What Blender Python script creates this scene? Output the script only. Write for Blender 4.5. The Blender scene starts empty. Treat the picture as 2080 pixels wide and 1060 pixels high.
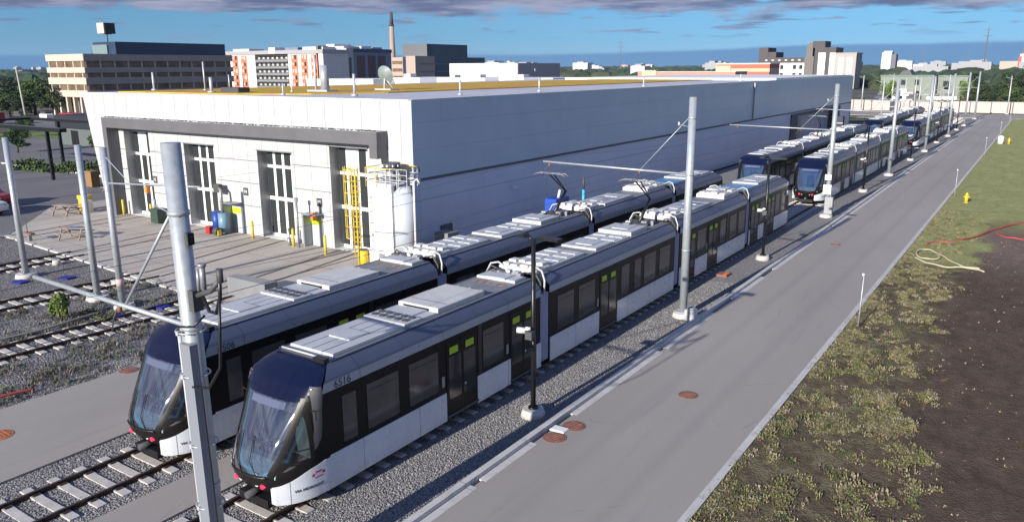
import bpy, bmesh, math, random
from mathutils import Vector, Matrix
random.seed(7)
PI = math.pi
scn = bpy.context.scene
C = scn.collection

# ------------------------------------------------------------------ camera
cam_d = bpy.data.cameras.new('camera'); cam = bpy.data.objects.new('camera', cam_d); C.objects.link(cam)
YAW, PITCH, ROLL, CAM_H = 0.592006, 0.240219, -0.004969, 10.8524
F0 = Vector((-math.sin(YAW)*math.cos(PITCH), math.cos(YAW)*math.cos(PITCH), -math.sin(PITCH)))
R0 = Vector((math.cos(YAW), math.sin(YAW), 0)); U0 = R0.cross(F0)
Rv = R0*math.cos(ROLL)+U0*math.sin(ROLL); Uv = -R0*math.sin(ROLL)+U0*math.cos(ROLL)
M = Matrix((Rv, Uv, -F0)).transposed().to_4x4(); M.translation = Vector((0, 0, CAM_H))
cam.matrix_world = M
cam_d.sensor_width = 36; cam_d.lens = 36*1599.95/2080
cam_d.clip_start = .1; cam_d.clip_end = 20000
scn.camera = cam

# ------------------------------------------------------------------ light
SUN_EL, SUN_DIR = math.radians(18.5), Vector((.048, .999, 0)).normalized()   # horizontal travel of the light
sl = bpy.data.lights.new('sun', 'SUN'); sun = bpy.data.objects.new('sun', sl); C.objects.link(sun)
sl.energy = 4.5; sl.angle = math.radians(.5); sl.color = (1.0, .93, .84)
tr = Vector((SUN_DIR.x*math.cos(SUN_EL), SUN_DIR.y*math.cos(SUN_EL), -math.sin(SUN_EL)))
sun.rotation_euler = tr.to_track_quat('-Z', 'Y').to_euler()
scn.view_settings.view_transform = 'Standard'; scn.view_settings.look = 'None'
scn.view_settings.exposure = .72; scn.view_settings.gamma = 1

w = bpy.data.worlds.new('World'); scn.world = w; w.use_nodes = True
nt = w.node_tree; N = nt.nodes; L = nt.links; N.clear()
def nd(t, **k):
    n = N.new(t)
    for a, b in k.items(): setattr(n, a, b)
    return n
out = nd('ShaderNodeOutputWorld'); bg = nd('ShaderNodeBackground'); sky = nd('ShaderNodeTexSky', sky_type='NISHITA')
sky.sun_disc = False; sky.sun_elevation = SUN_EL
sky.sun_rotation = math.atan2(-SUN_DIR.x, -SUN_DIR.y); sky.air_density = 1.2; sky.dust_density = .35; sky.ozone_density = 3.2
bg.inputs['Strength'].default_value = .082
tc = nd('ShaderNodeTexCoord'); sep = nd('ShaderNodeSeparateXYZ'); L.new(tc.outputs['Generated'], sep.inputs[0])
def math_n(op, a, b=None, clamp=False):
    n = nd('ShaderNodeMath', operation=op); n.use_clamp = clamp
    for i, v in enumerate((a, b)):
        if v is None: continue
        if isinstance(v, (int, float)): n.inputs[i].default_value = v
        else: L.new(v, n.inputs[i])
    return n.outputs[0]
def maprange(v, a, b, c=0, d=1, smooth=True):
    n = nd('ShaderNodeMapRange'); n.interpolation_type = 'SMOOTHSTEP' if smooth else 'LINEAR'
    L.new(v, n.inputs['Value'])
    for k, x in zip(('From Min', 'From Max', 'To Min', 'To Max'), (a, b, c, d)): n.inputs[k].default_value = x
    return n.outputs[0]
def noise_w(sx, sz, scale, detail=5, rough=.55, off=(0, 0, 0)):
    m = nd('ShaderNodeMapping'); m.inputs['Scale'].default_value = (sx, sx, sz); m.inputs['Location'].default_value = off
    L.new(tc.outputs['Generated'], m.inputs[0])
    n = nd('ShaderNodeTexNoise'); n.inputs['Scale'].default_value = scale; n.inputs['Detail'].default_value = detail; n.inputs['Roughness'].default_value = rough
    L.new(m.outputs[0], n.inputs[0]); return n.outputs['Fac']
def mixc(f, a, b, bt='MIX'):
    n = nd('ShaderNodeMix', data_type='RGBA', blend_type=bt)
    if isinstance(f, (int, float)): n.inputs[0].default_value = f
    else: L.new(f, n.inputs[0])
    for i, v in ((6, a), (7, b)):
        if isinstance(v, tuple): n.inputs[i].default_value = (*v, 1)
        else: L.new(v, n.inputs[i])
    return n.outputs[2]
el = sep.outputs['Z']
# deeper, more saturated air than the physical model gives
c0 = mixc(1.0, sky.outputs[0], (.55, .85, 1.2), 'MULTIPLY')
def ramp(v, stops):
    n = nd('ShaderNodeValToRGB'); L.new(v, n.inputs[0]); e = n.color_ramp.elements
    while len(e) < len(stops): e.new(.5)
    for q, (p_, c_) in zip(e, stops): q.position = p_; q.color = (*[x/8 for x in c_], 1)
    m = nd('ShaderNodeVectorMath', operation='SCALE'); L.new(n.outputs[0], m.inputs[0]); m.inputs['Scale'].default_value = 8; return m.outputs[0]
air = ramp(el, ((0, (2.3, 4.2, 5.9)), (.035, (1.45, 3.7, 6.1)), (.10, (1.0, 3.2, 6.0)), (.45, (.6, 1.7, 4.6)), (1, (.4, 1.2, 3.6))))
west = maprange(sep.outputs['X'], -.9, -.15, .70, 1.10)
wm = nd('ShaderNodeVectorMath', operation='SCALE'); L.new(air, wm.inputs[0]); L.new(west, wm.inputs['Scale'])
c0 = mixc(.85, c0, wm.outputs[0])
# low bank of far blue cloud lying on the horizon
n1 = noise_w(1, 6, 3.0, 4, .5, (3.1, 0, 0))
bank_top = math_n('ADD', math_n('MULTIPLY', n1, .012), maprange(sep.outputs['X'], -.75, -.1, .010, .0175))
bank = maprange(math_n('SUBTRACT', bank_top, el), -.0015, .0035)
c1 = mixc(math_n('MULTIPLY', bank, .82), c0, (.75, 1.75, 3.5))
# small flat clouds
n2 = noise_w(1, 11, 11.0, 5, .55, (0, 1.3, .4))
sm = maprange(n2, .57, .64)
sm = math_n('MULTIPLY', sm, maprange(el, .028, .045))
cl_col = mixc(maprange(noise_w(1, 9, 20, 3), .4, .65), (1.2, 1.7, 2.9), (2.2, 2.3, 3.3))
c2 = mixc(math_n('MULTIPLY', sm, .8), c1, cl_col)
# the dark deck above
n3 = noise_w(1, 4, 5.0, 6, .6, (1.7, .4, 0))
deck = maprange(math_n('ADD', el, math_n('MULTIPLY', math_n('SUBTRACT', n3, .5), .09)), .060, .070)
deck = math_n('MULTIPLY', deck, maprange(el, .35, .75, 1, .25))
deck_col = mixc(maprange(noise_w(1, 10, 9, 5, .6), .38, .66), (.9, 1.0, 1.9), (2.9, 2.9, 3.9))
c3 = mixc(math_n('MULTIPLY', deck, .93), c2, deck_col)
L.new(c3, bg.inputs['Color']); L.new(bg.outputs[0], out.inputs['Surface'])

# ------------------------------------------------------------------ materials
MATS = {}
def mat(name, col, rough=.6, metal=0, spec=.5, coat=0, var=None, bump=None, emis=None, scale=1.0, trans=0):
    """var=(amount, noise scale); bump=(strength, noise scale)"""
    if name in MATS: return MATS[name]
    m = bpy.data.materials.new(name); m.use_nodes = True; t = m.node_tree; b = t.nodes['Principled BSDF']
    b.inputs['Base Color'].default_value = (*col, 1); b.inputs['Roughness'].default_value = rough
    b.inputs['Metallic'].default_value = metal; b.inputs['Specular IOR Level'].default_value = spec
    if coat: b.inputs['Coat Weight'].default_value = coat; b.inputs['Coat Roughness'].default_value = .05
    if emis: b.inputs['Emission Color'].default_value = (*emis[0], 1); b.inputs['Emission Strength'].default_value = emis[1]
    g = t.nodes.new('ShaderNodeNewGeometry')
    if var:
        n = t.nodes.new('ShaderNodeTexNoise'); n.inputs['Scale'].default_value = var[1]; n.inputs['Detail'].default_value = 6; n.inputs['Roughness'].default_value = .65
        t.links.new(g.outputs['Position'], n.inputs['Vector'])
        r = t.nodes.new('ShaderNodeMapRange'); r.inputs['From Min'].default_value = .3; r.inputs['From Max'].default_value = .7
        r.inputs['To Min'].default_value = 1-var[0]; r.inputs['To Max'].default_value = 1+var[0]; t.links.new(n.outputs['Fac'], r.inputs['Value'])
        x = t.nodes.new('ShaderNodeVectorMath'); x.operation = 'SCALE'; x.inputs[0].default_value = col
        t.links.new(r.outputs[0], x.inputs['Scale']); t.links.new(x.outputs[0], b.inputs['Base Color'])
    if bump:
        n = t.nodes.new('ShaderNodeTexNoise'); n.inputs['Scale'].default_value = bump[1]; n.inputs['Detail'].default_value = 4
        t.links.new(g.outputs['Position'], n.inputs['Vector'])
        k = t.nodes.new('ShaderNodeBump'); k.inputs['Strength'].default_value = bump[0]; k.inputs['Distance'].default_value = .05
        t.links.new(n.outputs['Fac'], k.inputs['Height']); t.links.new(k.outputs[0], b.inputs['Normal'])
    MATS[name] = m; return m

class T:      # tiny node helper for the bigger materials
    def __init__(s, name):
        s.m = bpy.data.materials.new(name); s.m.use_nodes = True; s.t = s.m.node_tree; s.b = s.t.nodes['Principled BSDF']
        s.g = s.t.nodes.new('ShaderNodeNewGeometry'); s.pos = s.g.outputs['Position']
        sp = s.t.nodes.new('ShaderNodeSeparateXYZ'); s.t.links.new(s.pos, sp.inputs[0]); s.x, s.y, s.z = sp.outputs
        MATS[name] = s.m
    def put(s, v, sock):
        if isinstance(v, (int, float)): sock.default_value = v
        elif isinstance(v, tuple): sock.default_value = (*v, 1) if len(sock.default_value) == 4 else v
        else: s.t.links.new(v, sock)
    def ma(s, op, a, b=0., c=None):
        n = s.t.nodes.new('ShaderNodeMath'); n.operation = op; s.put(a, n.inputs[0]); s.put(b, n.inputs[1])
        if c is not None: s.put(c, n.inputs[2])
        return n.outputs[0]
    def noise(s, scale, detail=5, rough=.6, vec=None, stretch=None):
        n = s.t.nodes.new('ShaderNodeTexNoise'); n.inputs['Scale'].default_value = scale; n.inputs['Detail'].default_value = detail; n.inputs['Roughness'].default_value = rough
        v = vec or s.pos
        if stretch:
            m = s.t.nodes.new('ShaderNodeMapping'); m.inputs['Scale'].default_value = stretch; s.t.links.new(v, m.inputs[0]); v = m.outputs[0]
        s.t.links.new(v, n.inputs['Vector']); return n.outputs['Fac']
    def vor(s, scale, feature='F1', out='Distance'):
        n = s.t.nodes.new('ShaderNodeTexVoronoi'); n.feature = feature; n.inputs['Scale'].default_value = scale
        s.t.links.new(s.pos, n.inputs['Vector']); return n.outputs[out]
    def rng(s, v, a, b, c=0., d=1.):
        n = s.t.nodes.new('ShaderNodeMapRange'); s.put(v, n.inputs['Value'])
        for k, q in zip(('From Min', 'From Max', 'To Min', 'To Max'), (a, b, c, d)): s.put(q, n.inputs[k])
        return n.outputs[0]
    def mix(s, f, a, b, bt='MIX'):
        n = s.t.nodes.new('ShaderNodeMix'); n.data_type = 'RGBA'; n.blend_type = bt
        s.put(f, n.inputs[0]); s.put(a, n.inputs[6]); s.put(b, n.inputs[7]); return n.outputs[2]
    def bw(s, col):
        n = s.t.nodes.new('ShaderNodeRGBToBW'); s.t.links.new(col, n.inputs[0]); return n.outputs[0]
    def bump(s, h, strength, dist):
        n = s.t.nodes.new('ShaderNodeBump'); n.inputs['Strength'].default_value = strength; n.inputs['Distance'].default_value = dist
        s.t.links.new(h, n.inputs['Height']); s.t.links.new(n.outputs[0], s.b.inputs['Normal'])
    def fin(s, col, rough=.8, spec=.3, metal=0):
        s.put(col, s.b.inputs['Base Color']); s.put(rough, s.b.inputs['Roughness']); s.b.inputs['Specular IOR Level'].default_value = spec
        s.b.inputs['Metallic'].default_value = metal; return s.m
    def line(s, coord, period, width, off=0.):     # 1 on a thin joint line
        f = s.ma('FRACT', s.ma('DIVIDE', s.ma('ADD', coord, off), period)); return s.ma('LESS_THAN', f, width/period)

# ballast
t = T('ballast'); v = t.vor(17, out='Color'); g = t.bw(v); d = t.vor(17)
dust = t.rng(t.noise(.35, 4), .35, .7)
c = t.mix(g, (.13, .126, .126), (.36, .352, .348)); c = t.mix(t.ma('MULTIPLY', dust, .45), c, (.30, .28, .265))
c = t.mix(t.rng(d, .03, .045, 0., 1.), c, c)
t.bump(t.ma('SUBTRACT', 1., d), 1.0, .06); BALLAST = t.fin(c, .9, .2)
# weedy ballast at the left
t = T('weedy_ballast'); v = t.vor(14, out='Color'); g = t.bw(v); d = t.vor(14)
c = t.mix(g, (.085, .082, .088), (.32, .31, .315)); c = t.mix(t.ma('MULTIPLY', t.rng(t.noise(.5, 5), .45, .7), .6), c, (.17, .155, .14))
c = t.mix(t.ma('MULTIPLY', t.rng(t.noise(2.2, 6, .7), .56, .66), .6), c, (.11, .12, .065))
t.bump(t.ma('SUBTRACT', 1., d), 1.0, .07); WEEDY = t.fin(c, .95, .15)
# asphalt road
t = T('asphalt'); c = t.mix(t.rng(t.noise(.22, 5, .6, stretch=(1, .25, 1)), .3, .7), (.322, .294, .260), (.40, .366, .328))
c = t.mix(t.ma('MULTIPLY', t.rng(t.noise(45, 3), .35, .65), .5), c, (.23, .225, .22))
c = t.mix(t.ma('MULTIPLY', t.rng(t.noise(.9, 6, .7, stretch=(1.6, .12, 1)), .58, .72), .35), c, (.22, .215, .21))
crk = t.rng(t.vor(.33, 'DISTANCE_TO_EDGE'), .0, .012, 1., 0.); crk = t.ma('MULTIPLY', crk, t.rng(t.noise(.5, 4), .54, .62)); c = t.mix(t.ma('MULTIPLY', crk, .22), c, (.10, .095, .09))
c = t.mix(t.rng(t.noise(.28, 6, .75, stretch=(1, .5, 1)), .60, .70, 0., .3), c, (.42, .395, .37)); wt = t.ma('ABSOLUTE', t.ma('SUBTRACT', t.ma('ABSOLUTE', t.ma('ADD', t.x, 8.9)), .95)); c = t.mix(t.rng(wt, .0, .35, .22, 0.), c, (.20, .19, .18))
c = t.mix(t.rng(t.noise(2.6, 5, .7), .66, .74, 0., .3), c, (.14, .13, .125)); t.bump(t.noise(60, 3), .35, .01); ASPH = t.fin(c, .85, .3)
t = T('yard_asphalt'); c = t.mix(t.rng(t.noise(.15, 5, .6), .3, .7), (.15, .15, .16), (.22, .215, .22))
c = t.mix(t.ma('MULTIPLY', t.noise(30, 3), .4), c, (.12, .12, .12)); YARD = t.fin(c, .9, .25)
# concrete apron
t = T('apron_concrete'); c = t.mix(t.rng(t.noise(.3, 6, .65), .3, .7), (.38, .345, .305), (.50, .46, .41))
c = t.mix(t.rng(t.noise(.9, 6, .7), .6, .75, 0., .35), c, (.20, .18, .165))
j = t.ma('MAXIMUM', t.line(t.x, 2.2, .07), t.line(t.y, 4.4, .05, 1.1)); c = t.mix(t.ma('MULTIPLY', j, .8), c, (.10, .095, .09))
t.bump(t.noise(25, 3), .2, .01); APRON = t.fin(c, .85, .25)
t = T('kerb_concrete'); c = t.mix(t.rng(t.noise(1.2, 6, .7), .3, .7), (.42, .41, .385), (.60, .585, .56)); c = t.mix(t.ma('MULTIPLY', t.line(t.y, 3., .03), .6), c, (.15, .15, .14)); KERB = t.fin(c, .85, .3)
t = T('tie_concrete'); c = t.mix(t.rng(t.noise(3, 5, .7), .3, .7), (.42, .395, .36), (.60, .57, .53)); TIE = t.fin(c, .85, .25)
t = T('rail_steel'); c = t.mix(t.rng(t.noise(3, 6, .7), .3, .7), (.035, .022, .018), (.085, .05, .04)); RAIL = t.fin(c, .55, .4, .3)
t = T('rail_head'); c = t.mix(t.rng(t.noise(3, 6, .7), .3, .7), (.10, .075, .065), (.16, .13, .12)); RAILH = t.fin(c, .4, .5, .6)
# verge: grass, thin patchy grass and bare soil
t = T('verge')
nz = t.noise(.35, 6, .65); nf = t.noise(3.5, 6, .7); nm = t.noise(1.1, 6, .7)
grass = t.mix(t.rng(nm, .3, .7), (.24, .30, .10), (.47, .46, .21)); grass = t.mix(t.ma('MULTIPLY', t.rng(nf, .4, .7), .5), grass, (.32, .29, .15))
soil = t.mix(t.rng(t.noise(1.7, 6, .7, stretch=(1, .6, 1)), .3, .7), (.090, .063, .046), (.162, .120, .092)); soil = t.mix(t.rng(t.noise(6, 5, .7), .62, .72, 0., .55), soil, (.17, .135, .12))
pink = t.mix(t.rng(t.noise(2.5, 5, .7), .3, .7), (.17, .125, .105), (.27, .21, .18))
gy = t.rng(t.ma('ADD', t.y, t.ma('MULTIPLY', t.ma('SUBTRACT', nz, .5), 9.)), 48.3, 49.8)
gx = t.rng(t.ma('ADD', t.x, t.ma('ADD', t.ma('MULTIPLY', t.ma('SUBTRACT', nz, .5), 4.), t.ma('MULTIPLY', t.ma('SUBTRACT', nm, .5), 1.5))), -2.7, -2.1)   # soil east of this
gx2 = t.ma('MULTIPLY', gx, t.rng(t.y, 60., 68., 1., 0.))
lawn = t.ma('MULTIPLY', gy, t.ma('SUBTRACT', 1., gx2))
pk = t.ma('MULTIPLY', t.rng(t.y, 46., 54.), gx2)
soil = t.mix(pk, soil, pink)
patch = t.ma('MULTIPLY', t.rng(t.ma('ADD', t.x, t.ma('MULTIPLY', nz, 3.)), -1.7, -.9, 1., 0.), t.rng(t.ma('ADD', t.ma('MULTIPLY', nf, .5), t.ma('MULTIPLY', nm, .5)), .44, .55, 0., .85)); deadg = t.mix(t.rng(nm, .35, .65), (.115, .108, .055), (.26, .225, .135))
c = t.mix(lawn, t.mix(patch, soil, deadg), grass)
t.bump(t.ma('ADD', nf, t.noise(14, 4)), .9, .12); VERGE = t.fin(c, .95, .1)
t = T('far_ground'); c = t.mix(t.rng(t.noise(.012, 6, .6), .35, .65), (.055, .075, .035), (.14, .13, .10)); FARG = t.fin(c, .95, .1)
t = T('left_ground'); c = t.mix(t.rng(t.noise(.06, 6, .6), .38, .6), (.105, .10, .09), (.17, .155, .135)); c = t.mix(t.rng(t.noise(.13, 5, .6), .52, .62), c, (.06, .085, .03)); LEFTG = t.fin(c, .95, .1)
# building
def cladding(name, base, joint, period=1.5, hz=(1.96, 3.5, 5.0), axis='x', rough=.45, var=.05, jf=.45):
    t = T(name); a = t.x if axis == 'x' else t.y
    c = t.mix(t.rng(t.noise(.4, 5, .6), .3, .7), tuple(q*(1-var) for q in base), tuple(min(1, q*(1+var)) for q in base))
    c = t.mix(t.rng(t.noise(1.0, 6, .7, stretch=(2.5, 2.5, .15)), .55, .8, 0., .18), c, tuple(q*.6 for q in base))
    f = t.line(a, period, .035)
    for h in hz:
        f = t.ma('MAXIMUM', f, t.ma('MULTIPLY', t.ma('LESS_THAN', t.ma('ABSOLUTE', t.ma('SUBTRACT', t.z, h)), .03), 1.))
    c = t.mix(t.ma('MULTIPLY', f, jf), c, joint)
    k = t.ma('SUBTRACT', 1., f); t.bump(k, .5, .02)
    return t.fin(c, rough, .4)
CLADF = cladding('white_cladding_front', (.47, .48, .485), (.14, .145, .16), 1.5, (1.96, 3.5, 5.0), jf=.8)
CLADS = cladding('white_cladding_side_shade_tint', (.60, .66, .79), (.32, .35, .44), 3.0, (1.96, 3.5), 'y', .38, jf=.3)
CLADU = cladding('silver_cladding_side_shade_tint', (.50, .61, .70), (.27, .32, .40), 6.0, (6.4, 7.9), 'y', .32, jf=.22)  # both side claddings carry the blue of the shade in their base colour
PORTAL = mat('charcoal_frame', (.12, .12, .13), .5, var=(.12, .6))
WHITE = mat('white_paint', (.78, .78, .77), .5, var=(.04, .5))
GREYM = mat('grey_metal', (.30, .31, .33), .45, .4, var=(.1, .8))
DGREY = mat('dark_grey', (.07, .07, .075), .55)
BLACK = mat('black_paint', (.012, .012, .014), .35)
GLASSD = mat('door_glass', (.035, .04, .042), .08, 0, .6)
MEMB = mat('roof_membrane', (.50, .51, .56), .7, var=(.12, .5))
t = T('sedum'); c = t.mix(t.rng(t.noise(.5, 6, .7, stretch=(1, .5, 1)), .35, .65), (.62, .44, .05), (.52, .28, .12)); c = t.mix(t.rng(t.noise(.8, 5), .55, .7), c, (.36, .36, .05)); t.bump(t.noise(9, 4), .8, .1); SEDUM = t.fin(c, .95, .1)
YEL = mat('yellow_paint', (.70, .50, .03), .5, var=(.1, 3)); ORANGE = mat('orange_paint', (.75, .22, .03), .6)
t = T('galvanised'); c = t.mix(t.rng(t.noise(6, 5, .7), .3, .7), (.34, .38, .41), (.46, .50, .53)); GALV = t.fin(c, .42, .5, .35)
GALVL = mat('pale_galvanised', (.55, .57, .60), .5, .4, var=(.08, 2))
CONC = mat('pale_concrete', (.52, .50, .47), .9, var=(.15, 2.5), bump=(.3, 15))
BLUEP = mat('blue_paint', (.02, .06, .30), .45, var=(.15, 2)); REDP = mat('red_paint', (.45, .025, .02), .4); RUST = mat('rusty_iron', (.23, .105, .075), .8, var=(.3, 5), bump=(.3, 30))
WIRE = mat('wire', (.16, .16, .17), .6, .2); RUBBER = mat('rubber', (.02, .02, .02), .8)
# tram
T_DARK = mat('tram_black_gloss', (.012, .011, .011), .33, 0, .16, var=(.1, .5))
T_GLASS = mat('tram_window_glass', (.075, .070, .066), .10, 0, .5, var=(.3, 1.1))
T_DOOR = mat('tram_door_glass', (.045, .042, .040), .12, 0, .4)
def tram_paint(name, base, rough, metal, seam, coat=.2, dirt=.15):
    t = T(name); c = t.mix(t.rng(t.noise(1.3, 5, .65, stretch=(1, 1, .6)), .3, .7), tuple(q*.93 for q in base), tuple(min(1, q*1.06) for q in base))
    c = t.mix(t.rng(t.noise(2.2, 6, .7, stretch=(1, 3., .25)), .52, .8, 0., dirt), c, (.09, .085, .08))
    c = t.mix(t.ma('MULTIPLY', t.rng(t.z, .28, .75, 1., 0.), t.rng(t.noise(3.1, 5, .7), .35, .65, .05, dirt*1.6)), c, (.12, .10, .09))
    if seam: c = t.mix(t.ma('MULTIPLY', t.line(t.y, seam, .022), .65), c, (.02, .02, .022))
    t.b.inputs['Coat Weight'].default_value = coat; t.b.inputs['Coat Roughness'].default_value = .08
    return t.fin(c, t.rng(t.noise(4, 4), .3, .7, rough*.8, rough*1.25), .45, metal)
T_SKIRT = tram_paint('tram_skirt_white', (.68, .72, .77), .3, .1, 2.31, .25)
T_STRIPE = tram_paint('tram_stripe_grey', (.35, .41, .49), .32, .2, 3.47, .2, .15)
T_COVE = tram_paint('tram_cove_grey', (.10, .12, .17), .36, .3, 1.735, .1, .2)
T_ROOF = mat('tram_roof_grey', (.20, .21, .225), .65, var=(.25, 1.5))
T_UNIT = mat('tram_unit_white', (.47, .49, .51), .5, var=(.10, 1.5)); T_UNIT2 = mat('tram_unit_cream', (.56, .56, .54), .55, var=(.12, 2))
T_NAVY = mat('tram_navy', (.004, .006, .026), .12, 0, .5, coat=.3)
T_PILLAR = mat('tram_pillar_grey', (.075, .08, .085), .5, .0, .25)
def see_through(name, tint, f0, f1, rough=.02):
    m = bpy.data.materials.new(name); m.use_nodes = True; q = m.node_tree; q.nodes.clear(); MATS[name] = m
    o_ = q.nodes.new('ShaderNodeOutputMaterial'); mx = q.nodes.new('ShaderNodeMixShader'); gl = q.nodes.new('ShaderNodeBsdfGlossy'); tp = q.nodes.new('ShaderNodeBsdfTransparent')
    lw = q.nodes.new('ShaderNodeLayerWeight'); lw.inputs['Blend'].default_value = .4; mr = q.nodes.new('ShaderNodeMapRange'); mr.inputs['To Min'].default_value = f0; mr.inputs['To Max'].default_value = f1
    gl.inputs['Roughness'].default_value = rough; tp.inputs['Color'].default_value = (*tint, 1)
    q.links.new(lw.outputs['Facing'], mr.inputs['Value']); q.links.new(mr.outputs[0], mx.inputs[0]); q.links.new(tp.outputs[0], mx.inputs[1]); q.links.new(gl.outputs[0], mx.inputs[2]); q.links.new(mx.outputs[0], o_.inputs['Surface']); return m
WSHLD = see_through('cab_windshield', (.62, .76, .82), .55, .85); CABSEE = see_through('cab_side_glass', (.55, .62, .62), .12, .6)
BELLOW = mat('bellows_grey', (.36, .40, .52), .7, var=(.1, 3)); LIME = mat('lime_sticker', (.42, .60, .02), .5)
REDL = mat('red_lamp', (.5, .01, .03), .3, emis=((1, .02, .08), 1.6)); LENS = mat('lamp_lens', (.6, .62, .62), .1, 0, .8)
INK = mat('dark_lettering', (.05, .055, .07), .6); REDI = mat('red_lettering', (.6, .02, .05), .5)
MESHB = mat('blue_sheet', (.01, .015, .25), .6)

# ------------------------------------------------------------------ mesh builder
class MB:
    def __init__(s): s.v = []; s.f = []; s.mi = []; s.mats = []; s.sm = []
    def m(s, mat):
        if mat not in s.mats: s.mats.append(mat)
        return s.mats.index(mat)
    def face(s, pts, mat, smooth=False):
        b = len(s.v); s.v += [tuple(p) for p in pts]; s.f.append(tuple(range(b, b+len(pts)))); s.mi.append(s.m(mat)); s.sm.append(smooth); return s
    def box(s, x0, x1, y0, y1, z0, z1, mat, top=None):
        if x0 > x1: x0, x1 = x1, x0
        if y0 > y1: y0, y1 = y1, y0
        b = len(s.v); s.v += [(x0, y0, z0), (x1, y0, z0), (x1, y1, z0), (x0, y1, z0), (x0, y0, z1), (x1, y0, z1), (x1, y1, z1), (x0, y1, z1)]
        k = s.m(mat); kt = s.m(top) if top else k
        for q, kk in (((0, 3, 2, 1), k), ((4, 5, 6, 7), kt), ((0, 1, 5, 4), k), ((1, 2, 6, 5), k), ((2, 3, 7, 6), k), ((3, 0, 4, 7), k)):
            s.f.append(tuple(b+i for i in q)); s.mi.append(kk); s.sm.append(False)
        return s
    def bbox(s, x0, x1, y0, y1, z0, z1, mat, e=.02):      # box with chamfered top edges
        s.box(x0, x1, y0, y1, z0, z1-e, mat); b = len(s.v); k = s.m(mat)
        s.v += [(x0, y0, z1-e), (x1, y0, z1-e), (x1, y1, z1-e), (x0, y1, z1-e), (x0+e, y0+e, z1), (x1-e, y0+e, z1), (x1-e, y1-e, z1), (x0+e, y1-e, z1)]
        for q in ((4, 5, 6, 7), (0, 1, 5, 4), (1, 2, 6, 5), (2, 3, 7, 6), (3, 0, 4, 7)): s.f.append(tuple(b+i for i in q)); s.mi.append(k); s.sm.append(False)
        return s
    def prism(s, poly, axis, a0, a1, mat):                # poly in the two other axes, extruded along axis
        def P(p, a): return {'x': (a, p[0], p[1]), 'y': (p[0], a, p[1]), 'z': (p[0], p[1], a)}[axis]
        b = len(s.v); n = len(poly); s.v += [P(p, a0) for p in poly]+[P(p, a1) for p in poly]; k = s.m(mat)
        s.f.append(tuple(b+i for i in range(n))[::-1]); s.f.append(tuple(b+n+i for i in range(n)))
        for i in range(n): s.f.append((b+i, b+(i+1) % n, b+n+(i+1) % n, b+n+i))
        s.mi += [k]*(n+2); s.sm += [False]*(n+2); return s
    def tube(s, pts, r, mat, n=8, cap=True, r1=None):
        pts = [Vector(p) for p in pts]; b = len(s.v); k = s.m(mat); m = len(pts); up = None
        for i, p in enumerate(pts):
            d = (pts[min(i+1, m-1)]-pts[max(i-1, 0)]).normalized()
            if up is None: up = d.orthogonal().normalized()
            a = (up-d*up.dot(d)).normalized(); up = a; c = d.cross(a); rr = r if r1 is None else r+(r1-r)*i/(m-1)
            for j in range(n): q = 2*PI*j/n; s.v.append(tuple(p+a*math.cos(q)*rr+c*math.sin(q)*rr))
        for i in range(m-1):
            for j in range(n): s.f.append((b+i*n+j, b+i*n+(j+1) % n, b+(i+1)*n+(j+1) % n, b+(i+1)*n+j)); s.mi.append(k); s.sm.append(n > 5)
        if cap:
            s.f.append(tuple(b+j for j in range(n))[::-1]); s.f.append(tuple(b+(m-1)*n+j for j in range(n))); s.mi += [k, k]; s.sm += [False, False]
        return s
    def cyl(s, x, y, z0, z1, r, mat, n=16, r1=None): return s.tube([(x, y, z0), (x, y, z1)], r, mat, n, True, r1)
    def grid(s, rows, mat, smooth=True, flip=False):
        b = len(s.v); n = len(rows[0]); k = s.m(mat)
        for r in rows: s.v += [tuple(p) for p in r]
        for i in range(len(rows)-1):
            for j in range(n-1):
                q = (b+i*n+j, b+i*n+j+1, b+(i+1)*n+j+1, b+(i+1)*n+j); s.f.append(q[::-1] if flip else q); s.mi.append(k); s.sm.append(smooth)
        return s
    def mesh(s, name):
        me = bpy.data.meshes.new(name); me.from_pydata(s.v, [], s.f)
        for m in s.mats: me.materials.append(m)
        me.polygons.foreach_set('material_index', s.mi); me.polygons.foreach_set('use_smooth', s.sm); me.update(); return me
    def build(s, name, parent=None, loc=None, rz=0):
        o = bpy.data.objects.new(name, s.mesh(name)); C.objects.link(o)
        if parent: o.parent = parent
        if loc: o.location = loc
        if rz: o.rotation_euler.z = rz
        return o
def tag(o, label=None, cat=None, group=None, kind=None):
    if label: o['label'] = label
    if cat: o['category'] = cat
    if group: o['group'] = group
    if kind: o['kind'] = kind
    return o
def empty(name, loc, label, cat, group=None, rz=0):
    o = bpy.data.objects.new(name, None); C.objects.link(o); o.location = loc; o.rotation_euler.z = rz; o.empty_display_size = .3
    return tag(o, label, cat, group)
KIDS = {}
def copy_tree(o, parent=None):
    c = o.copy(); C.objects.link(c)
    if parent: c.parent = parent
    for ch in list(o.children): copy_tree(ch, c)
    return c
def struct(mb, name): return tag(mb.build(name), kind='structure')
def text_mesh(s, size, mat, ext=.004):
    cu = bpy.data.curves.new('lettering', 'FONT'); cu.body = s; cu.size = size; cu.extrude = ext; cu.align_x = 'CENTER'; cu.align_y = 'CENTER'
    o = bpy.data.objects.new('lettering', cu); C.objects.link(o)
    bpy.context.view_layer.update(); dg = bpy.context.evaluated_depsgraph_get()
    me = bpy.data.meshes.new_from_object(o.evaluated_get(dg)); me.materials.clear(); me.materials.append(mat)
    bpy.data.objects.remove(o); bpy.data.curves.remove(cu); return me
def put_text(name, me, parent, loc, rot):
    o = bpy.data.objects.new(name, me); C.objects.link(o); o.parent = parent; o.location = loc; o.rotation_euler = rot; return o

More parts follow.
